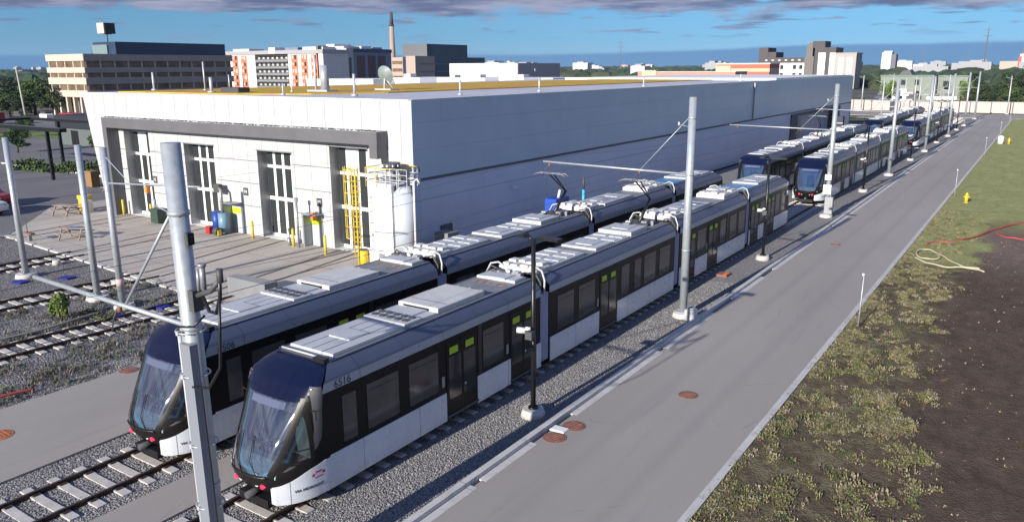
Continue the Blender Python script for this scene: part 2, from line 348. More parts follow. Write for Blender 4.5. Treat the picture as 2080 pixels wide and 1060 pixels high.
# ------------------------------------------------------------------ the ground
def sheet(name, x0, x1, y0, y1, z, m, skirt=.12):
    b = MB().box(x0, x1, y0, y1, z-skirt, z, m); return struct(b, name)
b = MB(); R = 4500
b.face([(R*math.cos(a*PI/24), R*math.sin(a*PI/24), -.3) for a in range(48)], FARG); struct(b, 'ground')
b = MB().face([(-330, -60, -.16), (-29, -60, -.16), (-29, 400, -.16), (-330, 400, -.16)], LEFTG); struct(b, 'open_ground')
sheet('gravel_bed', -28.9, -11.82, -6, 196, -.06, BALLAST)
sheet('weedy_gravel_bed', -66, -28.9, -6, 26, -.07, WEEDY, .08)
sheet('service_road', -11.5, -6.3, -6, 197, 0, ASPH)
sheet('cross_road', -95, 10, 197, 214, -.01, ASPH)
sheet('track_walkway', -18.45, -16.95, -6, 64, .0, ASPH, .05)
sheet('side_path', -27.45, -22.35, -6, 33, .0, ASPH, .05)
b = MB().prism([(-57.5, 24.42), (-29.2, 22.2), (-29.2, 34.6), (-29.2, 40), (-66.5, 40), (-66.5, 31.6)], 'z', -.15, 0, APRON); struct(b, 'concrete_apron')
b = MB().prism([(-120, -6), (-66, -6), (-66, 20), (-57.6, 24.35), (-66.6, 31.6), (-66.6, 44), (-92.5, 44.3), (-120, 34)], 'z', -.14, -.03, YARD); struct(b, 'yard')
b = MB().prism([(-104, 33), (-96, 33.5), (-93, 44.6), (-93.5, 50), (-118, 66), (-140, 66), (-133, 46)], 'z', -.15, -.05, YARD); struct(b, 'far_lot')
# verge with a slightly uneven surface
b = MB(); xs = [-6.08+i*.75 for i in range(50)]; ys = [-6+i*1.2 for i in range(170)]
def vz(x, y):
    k = min(1, max(0, (x+6.08)/.8)); return -.03+k*(.05*math.sin(x*1.3+y*.7)+.04*math.sin(x*2.9-y*1.9)+.03*math.sin(y*4.1+x))
b.grid([[(x, y, vz(x, y)) for x in xs] for y in ys], VERGE); struct(b, 'grass_verge')
b = MB().box(-6.3, -6.08, -6, 196, -.1, .02, KERB); tag(b.build('kerb'), 'narrow pale concrete kerb between the road and the grassy verge', 'kerb')
b = MB().box(-11.82, -11.62, -6, 196, -.1, .13, KERB); tag(b.build('kerb'), 'raised pale kerb between the gravel bed and the service road', 'kerb')
# broken gutter strip at the foot of the raised kerb
b = MB()
for y0, y1 in ((-6, 15.2), (15.6, 18.2), (20.6, 27.5), (28.0, 33.5), (36.2, 41), (43, 57), (57.5, 80), (80.2, 196)): b.box(-11.617, -11.36, y0, y1, -.05, .006, KERB)
tag(b.build('gutter'), 'broken strip of pale concrete gutter along the raised kerb', 'gutter')
b = MB(); n = 12
for i in range(n):
    x0 = -57.5+i*28.3/n; x1 = x0+28.3/n-.25; sl_ = (22.2-24.42)/28.3
    y = lambda x: 24.42+(x+57.5)*sl_
    b.prism([(x0, y(x0)-.32), (x1, y(x1)-.32), (x1, y(x1)-.02), (x0, y(x0)-.02)], 'z', -.1, .03, KERB)
tag(b.build('kerb'), 'row of pale kerb blocks along the edge of the concrete apron', 'kerb')
b = MB().box(-104, -93, 44.5, 44.8, -.1, .12, KERB).prism([(-92.9, 44.4), (-66.7, 44.1), (-66.7, 44.4), (-92.9, 44.7)], 'z', -.1, .12, KERB); tag(b.build('kerb'), 'pale kerb at the far side of the parking yard', 'kerb')

# ------------------------------------------------------------------ tracks
def track(xf, y0, y1, label, nbig, embedded=None):
    root = empty('railway_track', (xf(y0), y0, 0), label, 'railway track', 'railway tracks of the yard'); ox, oy = xf(y0), y0
    for s in (-1, 1):
        m = MB(); st = 2.5; k = max(1, int((y1-y0)/st))
        for i in range(k):
            a, c_ = y0+(y1-y0)*i/k, y0+(y1-y0)*(i+1)/k
            for (w, z0, z1, mm) in ((.07, -.05, -.035, RAIL), (.012, -.035, .04, RAIL), (.036, .04, .085, RAIL)):
                xa, xb = xf(a)+s*.753-ox, xf(c_)+s*.753-ox; A, B = a-oy, c_-oy
                p = [(xa-w, A, z0), (xa+w, A, z0), (xb+w, B, z0), (xb-w, B, z0), (xa-w, A, z1), (xa+w, A, z1), (xb+w, B, z1), (xb-w, B, z1)]
                for q in ((0, 1, 5, 4), (1, 2, 6, 5), (2, 3, 7, 6), (3, 0, 4, 7)): m.face([p[h] for h in q], mm)
                m.face([p[4], p[5], p[6], p[7]], RAILH if z1 > .06 else mm)
        m.build('rail', root)
    tie = MB(); tie.prism([(-1.26, -.12), (1.26, -.12), (1.26, -.025), (1.2, -.012), (.55, -.012), (.45, -.03), (-.45, -.03), (-.55, -.012), (-1.2, -.012), (-1.26, -.025)], 'y', -.125, .125, TIE)
    for s in (-1, 1): tie.box(s*.753-.16, s*.753+.16, -.08, .08, -.012, .012, RAIL)
    me = tie.mesh('sleeper'); ks = int((y1-y0)/.7); rest = MB()
    for i in range(ks):
        y = y0+.3+i*.7
        if i < nbig:
            o = bpy.data.objects.new('sleeper', me); C.objects.link(o); o.parent = root; o.location = (xf(y)-ox+random.uniform(-.015, .015), y-oy, random.uniform(-.008, .006)); o.rotation_euler.z = random.uniform(-.008, .008)
        else: rest.box(xf(y)-ox-1.26, xf(y)-ox+1.26, y-oy-.125, y-oy+.125, -.12, -.015, TIE)
    if rest.v: tag(rest.build('sleepers', root), kind='stuff')
    return root
track(lambda y: -15.5, 4, 196, 'railway track under the row of trams nearest the road', 96)
track(lambda y: -20.2, -3, 196, 'railway track under the row of trams beside the building', 96)
track(lambda y: -33.15+.03*(y-13) if y < 20 else -32.94, -3, 23.2, 'curving track right of the green bush in the gravel', 60)
track(lambda y: -40.1+.08*max(0, y-16), -3, 23.5, 'track left of the green bush, running up to the apron', 60)
track(lambda y: -48.0, -3, 24, 'track furthest left that ends at the concrete apron', 60)
# grooved rails set in the apron, one pair per door
for xd, xs_, lab in ((-34.6, -32.94, 'fourth'), (-41.2, -39.5, 'third'), (-49.2, -48, 'second'), (-57.1, -56.6, 'first')):
    m = MB()
    for s in (-.753, .753):
        for (w, mm, z) in ((.11, DGREY, .004), (.045, RAILH, .008)):
            m.face([(xs_+s-w, 22.6 if xs_ > -35 else 23.6, z), (xs_+s+w, 22.6 if xs_ > -35 else 23.6, z), (xd+s+w, 33.9, z), (xd+s-w, 33.9, z)], mm)
    tag(m.build('embedded_rails'), 'pair of rails sunk in the apron leading to the %s garage door from the left' % lab, 'rails', 'rails sunk in the concrete apron')

# ------------------------------------------------------------------ trams
ZT = [.3, .5, .8, 1.05, 1.3, 1.8, 2.3, 2.8, 3.1, 3.3, 3.42, 3.5]
YF = [1.1, .8, .58, .56, .66, .92, 1.22, 1.52, 1.76, 2.03, 2.26, 2.53]
HW = [1.15, 1.25, 1.3, 1.32, 1.325, 1.325, 1.325, 1.325, 1.31, 1.17, 1.02, .9]
YCT = [2.05]*9+[2.3, 2.5, 2.7]
def itp(z, T_):
    for i in range(len(ZT)-1):
        if z <= ZT[i+1]: q = max(0, (z-ZT[i])/(ZT[i+1]-ZT[i])); q2 = q; return T_[i]+(T_[i+1]-T_[i])*q2
    return T_[-1]
yf = lambda z: itp(z, YF); hwd = lambda z: itp(z, HW); yc = lambda z: itp(z, YCT)
NE = 2.3
def Sx(x, z, off=0):
    h = hwd(z); Lz = yc(z)-yf(z); a = min(.9999, abs(x)/h); return Vector((x, yf(z)+Lz*(1-(1-a**NE)**(1/NE))-off, z))
def Sy(y, z, s=1, off=0):
    h = hwd(z); Lz = yc(z)-yf(z); q = max(0, min(1, (y-yf(z))/Lz)); return Vector((s*(h*(1-(1-q)**NE)**(1/NE)+off), y, z))
def lerp(a, b, q): return a+(b-a)*q
def XW(z): return lerp(.66, .86, min(1, (z-1.04)/.6)) if z < 1.64 else lerp(.86, .97, (z-1.64)/1.2)
def make_cab(root, name='cab', skirt_text=True):
    m = MB(); zs = [.3+i*.08 for i in range(32)]+[2.86, 2.93, 3.0, 3.07, 3.14, 3.2, 3.26, 3.32, 3.37, 3.42, 3.46, 3.5]
    zs = sorted(set([round(z, 3) for z in zs]+[1.04, 1.34, 2.46])); na = 96
    def ring(z):
        h = hwd(z); Lz = yc(z)-yf(z); r = []
        for j in range(na+1):
            f = -PI/2+PI*j/na; s_, c_ = math.sin(f), max(0, math.cos(f)); r.append((math.copysign(abs(s_)**(2/NE), s_)*h, yf(z)+Lz*(1-c_**(2/NE)), z))
        return r
    prev = ring(zs[0])
    for i in range(1, len(zs)):
        cur = ring(zs[i]); z = (zs[i]+zs[i-1])/2
        mm = T_NAVY if z > 2.84 else T_DARK; run = []
        for j in range(na):
            px_, py_ = (prev[j][0]+prev[j+1][0]+cur[j][0]+cur[j+1][0])/4, (prev[j][1]+prev[j+1][1]+cur[j][1]+cur[j+1][1])/4
            hole = (1.04 < z < 2.78 and abs(px_) < XW(z)+.03) or (1.34 < z < 2.46 and abs(px_) > XW(z)+.13 and py_ < 1.62)
            if hole:
                if run: m.grid([[prev[q] for q in run], [cur[q] for q in run]], mm, True)
                run = []
            else: run = (run or [j])+[j+1]
        if run: m.grid([[prev[q] for q in run], [cur[q] for q in run]], mm, True)
        prev = cur
    m.face([(p[0], p[1], p[2]) for p in ring(.3)][::-1], BLACK)
    m.face([(-.9, 2.5, 3.5), (.9, 2.5, 3.5), (.9, 2.7, 3.5), (-.9, 2.7, 3.5)], T_NAVY)
    # under-nose equipment
    m.box(-.55, .55, .75, 2.6, .12, .34, BLACK); m.tube([(0, .55, .42), (0, 1.2, .42)], .09, DGREY)
    cab = m.build(name, root)
    # cab interior seen through the glass
    CI = mat('cab_interior_grey', (.17, .19, .20), .7); CD = mat('cab_dash_teal', (.30, .42, .46), .5); it = MB()
    it.box(-.8, .8, 1.0, 2.04, .92, .98, CI); it.box(-1.2, 1.2, 2.0, 2.04, .98, 2.85, CI); it.box(-.7, .7, 1.62, 2.0, 2.8, 2.84, DGREY)
    it.prism([(.80, .98), (1.25, .98), (1.30, 1.26), (1.05, 1.30), (.80, 1.04)], 'x', -.85, .85, CD); it.build('dashboard', cab)
    st_ = MB(); st_.bbox(-.28, .28, 1.45, 1.9, 1.25, 1.42, mat('seat_blue_grey', (.05, .07, .10), .8)); st_.bbox(-.26, .26, 1.82, 1.96, 1.4, 2.15, mat('seat_blue_grey', (0, 0, 0))); st_.box(-.1, .1, 1.6, 1.8, .98, 1.25, BLACK); st_.build('driver_seat', cab)
    # windshield, following the shell 12 mm proud
    g = MB(); rows = []
    for i in range(19):
        z = lerp(1.04, 2.80, i/18); xw = XW(z)
        rows.append([Sx(lerp(-xw, xw, j/24), z, .012) for j in range(25)])
    g.grid(rows, WSHLD, True)
    g.build('windshield', cab)
    fr = MB()
    for s in (-1, 1):
        fr.grid([[Sx(s*(XW(lerp(1.0, 2.86, i/16))+d_), lerp(1.0, 2.86, i/16), .016) for d_ in (-.02, .03, .08, .13)] for i in range(17)], T_DARK, True, s < 0)
        fr.grid([[Sy(lerp(1.58, 1.70, j/3), lerp(1.28, 2.52, i/10), s, .016) for j in range(4)] for i in range(11)], T_DARK, True, s < 0)
        for (za_, zb_) in ((1.27, 1.37), (2.43, 2.53)):
            fr.grid([[Sy(lerp(Sx(XW(z)+.08, z).y, 1.68, j/10), z, s, .014) for j in range(11)] for z in (za_, (za_+zb_)/2, zb_)], T_DARK, True, s < 0)
    for (za_, zb_) in ((.97, 1.07), (2.75, 2.88)):
        fr.grid([[Sx(lerp(-1, 1, j/24)*XW(1.04 if za_ < 2 else 2.8), z, .015) for j in range(25)] for z in (za_, (za_+zb_)/2, zb_)], T_DARK if za_ < 2 else T_NAVY, True)
    fr.tube([Sx(lerp(-.67, .67, j/16), 1.02, .015) for j in range(17)], .025, BLACK, 6); fr.build('windshield_frame', cab)
    d = MB().grid([[Sx(lerp(-.62, .62, j/8), z, .02) for j in range(9)] for z in (2.56, 2.72)], mat('destination_glass', (.10, .12, .19), .15)); d.build('destination_sign', cab)
    for s in (-.1, .42):
        wp = MB().tube([Sx(s, 1.02, .04), Sx(s-.3, 1.35, .05), Sx(s-.42, 1.9, .045)], .012, BLACK, 5); wp.build('wiper', cab)
    for s in (-1, 1):
        g = MB(); rows = []
        for i in range(9):
            z = lerp(1.34, 2.46, i/8); y0 = Sx(XW(z)+.13, z).y; rows.append([Sy(lerp(y0, 1.62, j/10), z, s, .008) for j in range(11)])
        g.grid(rows, CABSEE, True, s < 0); g.tube([Sy(lerp(1.05, 1.6, q/3), 1.62, s, .012) for q in range(4)], .018, BLACK, 5); g.build('side_window', cab)
        p = MB(); rows = []
        for z, ya, yb in ((1.16, .92, 1.02), (1.24, 1.02, 1.18), (1.32, 1.15, 1.36), (1.45, 1.36, 1.62), (1.6, 1.52, 1.80), (1.8, 1.63, 1.93), (2.1, 1.68, 1.98), (2.5, 1.70, 2.0), (2.85, 1.72, 2.04), (3.02, 1.76, 2.05), (3.12, 1.84, 2.05)):
            ya += (yb-ya)*.2; rows.append([Sy(lerp(ya, yb, j/5), z, s, .014 if z < 2.8 else .022) for j in range(6)])
        p.grid(rows, T_PILLAR, True, s < 0); p.build('pillar', cab)
        hl = MB(); c0_ = Sx(s*.5, .76, .0); hl.tube([c0_+Vector((0, .05, 0)), c0_+Vector((0, -.035, 0))], .06, REDL, 12); hl.build('headlight', cab); hl = MB(); hl.tube([c0_+Vector((-s*.2, .03, .02)), c0_+Vector((-s*.2, -.04, .02))], .07, LENS, 12)
        hl.build('headlight', cab)
        fs = MB(); ya_ = .80 if s > 0 else 1.3; ys_ = [ya_+i*(2.05-ya_)/10 for i in range(11)]+[2.2]; top = lambda y: .74+.32*min(1, max(0, (y-.8)/.7))+.10*min(1, max(0, (y-1.5)/.6))
        def FP(y, z, off=.03): p = Sy(min(y, 2.05), .8, s, off) if y < 2.05 else Vector((s*1.345, y, z)); return Vector((p.x, y, z))
        fs.grid([[FP(y, lerp(.27, top(y), q/3)) for q in range(4)] for y in ys_], T_SKIRT, True, s < 0)
        fs.grid([[FP(y, top(y)), FP(y, top(y), -.10)] for y in ys_], T_SKIRT, False, s < 0); fs.grid([[FP(y, .27, -.10), FP(y, .27)] for y in ys_], BLACK, False, s < 0)
        q_ = [FP(ya_, .27), FP(ya_, .27, -.14), FP(ya_, top(ya_), -.14), FP(ya_, top(ya_))]; fs.face(q_ if s > 0 else q_[::-1], T_SKIRT); f = fs.build('front_skirt', cab)
        if skirt_text:
            me = TXT_M.copy()
            for v in me.vertices:
                p = FP(1.52+s*v.co.x*.78, .58+v.co.y*.8, .036+v.co.z); v.co = p
            o_ = bpy.data.objects.new('lettering', me); C.objects.link(o_); o_.parent = f
            lg = MB()
            for (yy, zz, w_, h_) in ((1.78, .93, .20, .045), (1.78, .855, .40, .04), (1.78, .79, .26, .03), (1.62, .89, .07, .04), (1.94, .89, .07, .04)):
                lg.face([FP(yy-w_/2, zz-h_/2, .036), FP(yy+w_/2, zz-h_/2, .036), FP(yy+w_/2, zz+h_/2, .036), FP(yy-w_/2, zz+h_/2, .036)], REDI)
            lg.build('emblem', f)
        ml = MB().tube([Sy(1.75, 2.55, s), Sy(1.75, 2.6, s, .16), Sy(1.72, 2.35, s, .18)], .02, BLACK, 5).build('camera_arm', cab)
    rr = MB().tube([(-.88, 2.72, 3.53), (.88, 2.72, 3.53)], .03, T_UNIT, 6); rr.box(.55, .95, 2.5, 2.68, 3.48, 3.6, BLACK); rr.build('antenna_bar', cab)
    return cab
TXT_M = text_mesh('VIA METROLINX', .135, INK)
LT = 46.7
def ybeg(z): return yc(z)
def car_section(root, a, b, spec):
    """a, b local y range; z-dependent ends next to a cab"""
    front, rear = spec.get('front'), spec.get('rear')
    prof = [(1.29, .34), (1.31, .5), (1.315, 2.9), (1.325, 2.905), (1.325, 3.15), (1.29, 3.22), (1.22, 3.29), (1.12, 3.37), (1.02, 3.43), (.9, 3.5)]
    m = MB()
    def e0(z): return yc(z) if front else a
    def e1(z): return LT-yc(z) if rear else b
    for s in (-1, 1):
        for i in range(len(prof)-1):
            (xa, za), (xb, zb) = prof[i], prof[i+1]; mm = T_DARK if zb <= 2.9 else T_STRIPE if zb <= 3.15 else T_COVE
            q = [(s*xa, e0(za), za), (s*xa, e1(za), za), (s*xb, e1(zb), zb), (s*xb, e0(zb), zb)]
            b0 = len(m.v); m.v += q; m.f.append((b0, b0+1, b0+2, b0+3) if s > 0 else (b0+3, b0+2, b0+1, b0)); m.mi.append(m.m(mm)); m.sm.append(zb > 3.15)
    m.face([(-.9, e0(3.5), 3.5), (.9, e0(3.5), 3.5), (.9, e1(3.5), 3.5), (-.9, e1(3.5), 3.5)], T_ROOF)
    for (yy, on) in ((a, not front), (b, not rear)):
        if on: m.face([(p[0], yy, p[1]) for p in prof]+[(-p[0], yy, p[1]) for p in reversed(prof)], BLACK)
    m.box(-1.2, 1.2, a+(.2 if not front else 2.3), b-(.2 if not rear else 2.3), .18, .36, BLACK)
    # gutter rail along each roof edge
    for s in (-1, 1): m.tube([(s*.96, max(a, e0(3.5)), 3.49), (s*.96, min(b, e1(3.5)), 3.49)], .02, T_COVE, 5)
    sec = m.build('car_section', root)
    for s in (-1, 1):
        x = 1.317*s
        def pane(y0, y1, z0, z1, mm, name, t_=.006, par=sec):
            q = MB().box(x, x+s*t_, y0, y1, z0, z1, mm); return q.build(name, par)
        for (y0, y1) in spec['win']:
            q = MB().box(x, x+s*.006, y0, y1, 1.34, 2.62, T_GLASS)
            if y1-y0 > 1.0: q.box(x+s*.006, x+s*.012, y0+.06, y1-.06, 2.42, 2.435, BLACK)
            q.build('window', sec)
        for (y0, y1) in spec['door']:
            q = MB().box(x, x+s*.012, y0, y1, .42, 2.78, T_DARK); ym = (y0+y1)/2
            for (p0, p1) in ((y0+.1, ym-.06), (ym+.06, y1-.1)): q.box(x+s*.012, x+s*.018, p0, p1, .9, 2.28, T_DOOR)
            q.box(x+s*.012, x+s*.020, ym-.008, ym+.008, .42, 2.78, BLACK); q.box(x, x+s*.05, y0-.02, y1+.02, .34, .41, DGREY)
            q.box(x+s*.012, x+s*.03, ym+.1, ym+.16, 1.15, 1.23, LENS); q.box(x, x+s*.02, y0-.24, y0-.12, 1.42, 1.75, mat('door_button_grey', (.3, .31, .31), .5))
            d = q.build('door', sec)
            for yy in (y0+.14, ym+.17): MB().box(x+s*.018, x+s*.022, yy, yy+.42, 2.36, 2.58, LIME).build('sticker', d)
        for (y0, y1) in spec.get('pillar', ()): MB().box(x, x+s*.01, y0, y1, 1.2, 2.9, BLACK).build('pillar', sec)
        for (y0, y1) in spec['skirt']: MB().box(s*1.318, s*1.345, y0, y1, .27, 1.19, T_SKIRT).build('skirt', sec)
        for (y0, y1, z0, z1) in spec.get('plate', ()): MB().box(x, x+s*.12, y0, y1, z0, z1, WHITE).build('plate', sec)
    for u in spec['roof']:
        kind, y0, y1, z1 = u[:4]; q = MB()
        if kind == 'flat':
            q.bbox(-.82, .82, y0, y1, 3.505, z1, T_UNIT)
            n = max(1, int((y1-y0)/1.5))
            for i in range(n):
                c0_ = y0+(i+.5)*(y1-y0)/n; q.bbox(-.38, .42, c0_-.38, c0_+.36, z1, z1+.035, T_UNIT, .01)
            for i in range(5): q.box(-.8+.4*i-.01, -.8+.4*i+.01, y0+.02, y1-.02, z1, z1+.006, T_COVE)
        elif kind == 'box':
            q.bbox(-.80, .80, y0, y1, 3.505, z1, T_UNIT2); q.box(-.6, .45, y0-.01, y0+.01, 3.57, z1-.06, BLACK); q.box(-.70, .70, y0+.5, y0+.52, z1-.001, z1+.01, T_COVE)
        elif kind == 'grille':
            q.bbox(-.82, .82, y0, y1, 3.505, z1, T_UNIT)
            for i in range(5):
                for j in range(2): q.cyl(-.6+.3*i, y0+.28+.3*j, z1, z1+.03, .11, DGREY, 10)
        elif kind == 'lump':
            q.bbox(-.82, .82, y0, y1, 3.505, z1-.12, T_UNIT2, .05); rl = random.Random(int(y0*7))
            for i in range(4):
                for j in range(2): w2, d2 = rl.uniform(.12, .2), (y1-y0)*rl.uniform(.12, .22); cx_, cy_ = -.6+.4*i, y0+(j+.5)*(y1-y0)/2; q.bbox(cx_-w2, cx_+w2, cy_-d2, cy_+d2, z1-.125, z1-rl.uniform(0, .07), T_UNIT2, .03)
        elif kind == 'cells':
            q.bbox(-.82, .82, y0, y1, 3.505, z1-.08, T_UNIT); n = max(2, int((y1-y0)/.62))
            for i in range(n):
                for j in range(2):
                    cx_, cy_ = -.4+.8*j, y0+(i+.5)*(y1-y0)/n; q.bbox(cx_-.32, cx_+.32, cy_-.24, cy_+.24, z1-.082, z1-.045, T_UNIT, .02)
        elif kind == 'clutter':
            rnd = random.Random(int(y0*10)); q.box(-.8, .8, y0, y1, 3.505, 3.53, T_ROOF)
            for i in range(14):
                cx_, cy_ = rnd.uniform(-.7, .7), rnd.uniform(y0+.1, y1-.1); w_ = rnd.uniform(.05, .14)
                q.box(cx_-w_, cx_+w_, cy_-w_, cy_+w_, 3.52, 3.55+rnd.uniform(.03, .2), rnd.choice([DGREY, GREYM, T_UNIT, DGREY]))
        elif kind == 'marks':
            for i in range(5): q.box(-.7+.3*i, -.7+.3*i+.14, y0, y0+.22, 3.503, 3.508, mat('faded_orange', (.40, .20, .09), .8))
            for i in range(3): q.box(-.6+.5*i, -.55+.5*i, y0-1.0, y0-.95, 3.5, 3.57, WHITE)
        elif kind == 'blue':
            q.bbox(-.85, .85, y0, y1, 3.505, z1, mat('roof_panel_sky_reflection', (.12, .30, .52), .25, .2))  # sky reflection on the panel put into its blue
        q.build({'marks': 'roof_marking', 'clutter': 'roof_equipment'}.get(kind, 'roof_unit'), sec)
    return sec
def make_bellows(root, a, b):
    m = MB(); n = 6
    for i in range(n):
        y0, y1 = a+(b-a)*i/n, a+(b-a)*(i+1)/n; m.box(-1.29, 1.29, y0, (y0+y1)/2, .4, 2.95, BELLOW); m.box(-1.275, 1.275, (y0+y1)/2, y1, .42, 2.94, BELLOW)
    m.box(-1.1, 1.1, a+.02, b-.02, 2.95, 3.3, BLACK); o = m.build('bellows', root)
    for s in (-1, 1):
        ym = (a+b)/2; h = MB()
        h.tube([(s*.5, ym+.25, 3.6), (s*.85, ym+.2, 3.78), (s*1.12, ym+.1, 3.72), (s*1.27, ym+.05, 3.4), (s*1.28, ym, 2.95)], .036, T_UNIT, 8)
        h.tube([(s*.6, ym-.1, 3.6), (s*.95, ym-.12, 3.7), (s*1.2, ym-.12, 3.35), (s*1.22, ym-.1, 2.7)], .035, DGREY, 8)
        h.build('cable_loop', o)
    return o
def make_pantograph(root, y):
    m = MB().box(-.5, .5, y-.5, y+.6, 3.6, 3.66, DGREY)
    for sx in (-.45, .45):
        for sy in (-.42, .5): m.cyl(sx, y+sy, 3.5, 3.64, .07, T_UNIT, 8)
    base = m.build('pantograph', root)
    MB().tube([(0, y, 3.66), (0, y+1.15, 4.62)], .07, BLACK, 8).build('lower_arm', base)
    a = MB()
    for s in (-1, 1): a.tube([(s*.02, y+1.15, 4.62), (s*.14, y-.35, 5.68)], .035, BLACK, 6)
    a.tube([(-.05, y+.4, 3.68), (-.03, y+1.05, 4.5)], .02, GREYM, 6); a.build('upper_arm', base)
    h = MB()
    for dy in (-.16, .16): h.tube([(-.92, y-.35+dy, 5.58), (-.72, y-.35+dy, 5.70), (.72, y-.35+dy, 5.70), (.92, y-.35+dy, 5.58)], .02, GREYM, 6)
    for s in (-1, 1): h.tube([(s*.5, y-.52, 5.69), (s*.5, y-.18, 5.69)], .015, BLACK, 5)
    h.build('collector_head', base)
O = 10.5
def sh(L_): return [tuple([q-O for q in p[:2]]+list(p[2:])) for p in L_]
def shr(L_): return [(p[0], p[1]-O, p[2]-O, p[3]) for p in L_]
S1 = dict(front=True, win=sh([(13.2, 13.7), (14.1, 15.35), (15.8, 17.1), (19.4, 20.55)]), door=sh([(17.5, 19.05), (20.95, 22.55)]), pillar=sh([(19.12, 19.32)]),
          skirt=sh([(12.7, 17.45), (19.05, 20.95), (22.6, 22.9)]), roof=shr([('flat', 13.45, 16.2, 3.575), ('grille', 16.25, 17.0, 3.62), ('flat', 17.0, 17.75, 3.57), ('box', 17.8, 20.2, 3.69), ('marks', 21.55, 21.9, 3.5), ('flat', 22.0, 22.7, 3.6), ('clutter', 22.7, 22.88, 3.6)]))
S2 = dict(win=sh([(24.1, 25.3), (25.7, 27.0), (29.4, 30.15), (30.7, 31.35), (31.7, 32.95), (33.4, 34.6)]), door=sh([(27.45, 29.0)]), skirt=sh([(23.55, 27.4), (29.05, 35.15)]),
          roof=shr([('lump', 23.4, 24.4, 3.82), ('cells', 24.4, 27.0, 3.72), ('flat', 28.0, 29.6, 3.6), ('cells', 29.7, 31.2, 3.64), ('flat', 31.3, 33.0, 3.7), ('clutter', 32.7, 35.1, 3.7)]))
S3 = dict(win=sh([(38.2, 39.4), (41.6, 42.5), (43.2, 44.3), (44.7, 45.8)]), door=sh([(36.6, 37.9), (39.75, 41.25)]), pillar=sh([(42.65, 42.9)]), skirt=sh([(35.85, 36.55), (37.95, 39.7), (41.3, 46.05)]),
          roof=shr([('lump', 35.7, 37.2, 3.85), ('flat', 37.9, 41.4, 3.62), ('lump', 43.4, 46.0, 3.86)]))
S4 = dict(rear=True, win=sh([(48.8, 50.1), (52.2, 53.1), (53.5, 54.4)]), door=sh([(47.0, 48.55), (50.35, 51.95)]), skirt=sh([(48.6, 49.75), (52.0, 55.0), (46.75, 47.0)]), plate=sh([(54.5, 54.9, 2.3, 2.6)]),
          roof=shr([('blue', 47.3, 49.6, 3.58), ('flat', 49.7, 52.2, 3.66), ('flat', 52.4, 54.2, 3.62)]))
def make_tram():
    root = empty('tram', (0, 0, 0), 'tram', 'tram')
    for (a, b_, sp) in ((12.5, 22.9, S1), (23.5, 35.2, S2), (35.8, 46.1, S3), (46.7, 55.2, S4)): car_section(root, a-O, b_-O, sp)
    for (a, b_) in ((22.9, 23.5), (35.2, 35.8), (46.1, 46.7)): make_bellows(root, a-O, b_-O)
    cab = make_cab(root)
    c2_ = cab.copy(); C.objects.link(c2_); c2_.parent = root; c2_.rotation_euler.z = PI; c2_.location = (0, LT, 0)
    for ch in cab.children:
        d = ch.copy(); C.objects.link(d); d.parent = c2_
        for g in ch.children: e_ = g.copy(); C.objects.link(e_); e_.parent = d
    make_pantograph(root, 33.9-O)
    for y in (14.2, 27, 41, 52.5):
        m = MB()
        for s in (-.72, .72):
            for dy in (-.9, .9): m.tube([(s-.06, y-O+dy, .40), (s+.06, y-O+dy, .40)], .31, DGREY, 18)
        m.box(-.6, .6, y-O-1.2, y-O+1.2, .2, .5, BLACK); m.build('bogie', root)
    return root
tram = make_tram()
LABT = ['nearest tram, numbered 6516, dark sides and navy nose, beside the lamp posts', 'nearest tram on the track beside the building, numbered 6506, behind the thick steel pole',
        'second tram back on the track along the road, facing the end of tram 6516', 'second tram back on the track beside the building, below the large side door',
        'furthest tram on the track along the road, past the end of the building', 'furthest tram on the track beside the building, past its far corner']
POS = [(-15.5, 10.5), (-20.2, 10.5), (-15.5, 65.0), (-20.2, 65.0), (-15.5, 119), (-20.2, 119)]
def number(root, s_):
    me = text_mesh(s_, .30, INK)
    sec = [c_ for c_ in root.children if c_.name.startswith('car_section')][0]
    put_text('fleet_number', me, sec, (1.329, 2.75, 3.02), (PI/2, 0, PI/2))
for i, (x, y) in enumerate(POS):
    o = tram if i == 0 else copy_tree(tram)
    o.location = (x, y, .05); tag(o, LABT[i], 'tram', 'trams parked in two rows')
    o['_n'] = i
trams = [o for o in bpy.data.objects if '_n' in o.keys()]
for o in sorted(trams, key=lambda q: q['_n']):
    if o['_n'] == 0: number(o, '6516')
    if o['_n'] == 1: number(o, '6506')
    del o['_n']

# ------------------------------------------------------------------ the maintenance hall
XL, XLb, XR, YO, YW, YD, YF_, HB = -62.94, -61.2, -29.15, 33.5, 33.5, 34.25, 150.6, 9.15
hall = empty('maintenance_hall', (-45, YO, 0), 'long white tram maintenance hall with flat roof and four glazed doors behind a charcoal frame', 'building')
hx, hy = 45, -YO
def H(m, name, par=None):       # world-coordinate builder under the hall
    o = m.build(name, par or hall)
    if par is None or par is hall: o.location = (hx, hy, 0)
    return o
def slab(m, pts, mm): m.face(pts, mm)
PL, PR, PT, PB = -59.05, -31.0, 7.38, 6.66       # portal outer left / right / top / soffit
w_ = MB(); xl = lambda z: XLb+(XL-XLb)*z/HB
w_.face([(xl(6.6), YO, 6.6), (XR, YO, 6.6), (XR, YO, HB), (XL, YO, HB)], CLADF)
w_.face([(XLb, YO, 0), (PL, YO, 0), (PL, YO, 6.6), (xl(6.6), YO, 6.6)], CLADF)
w_.face([(PR, YO, 0), (XR, YO, 0), (XR, YO, 6.6), (PR, YO, 6.6)], CLADF)
w_.face([(XLb, YO, 0), (XL, YO, HB), (XL, YF_, HB), (XLb, YF_, 0)], CLADF)
w_.face([(XR, YF_, 0), (XLb, YF_, 0), (XL, YF_, HB), (XR, YF_, HB)], CLADF)
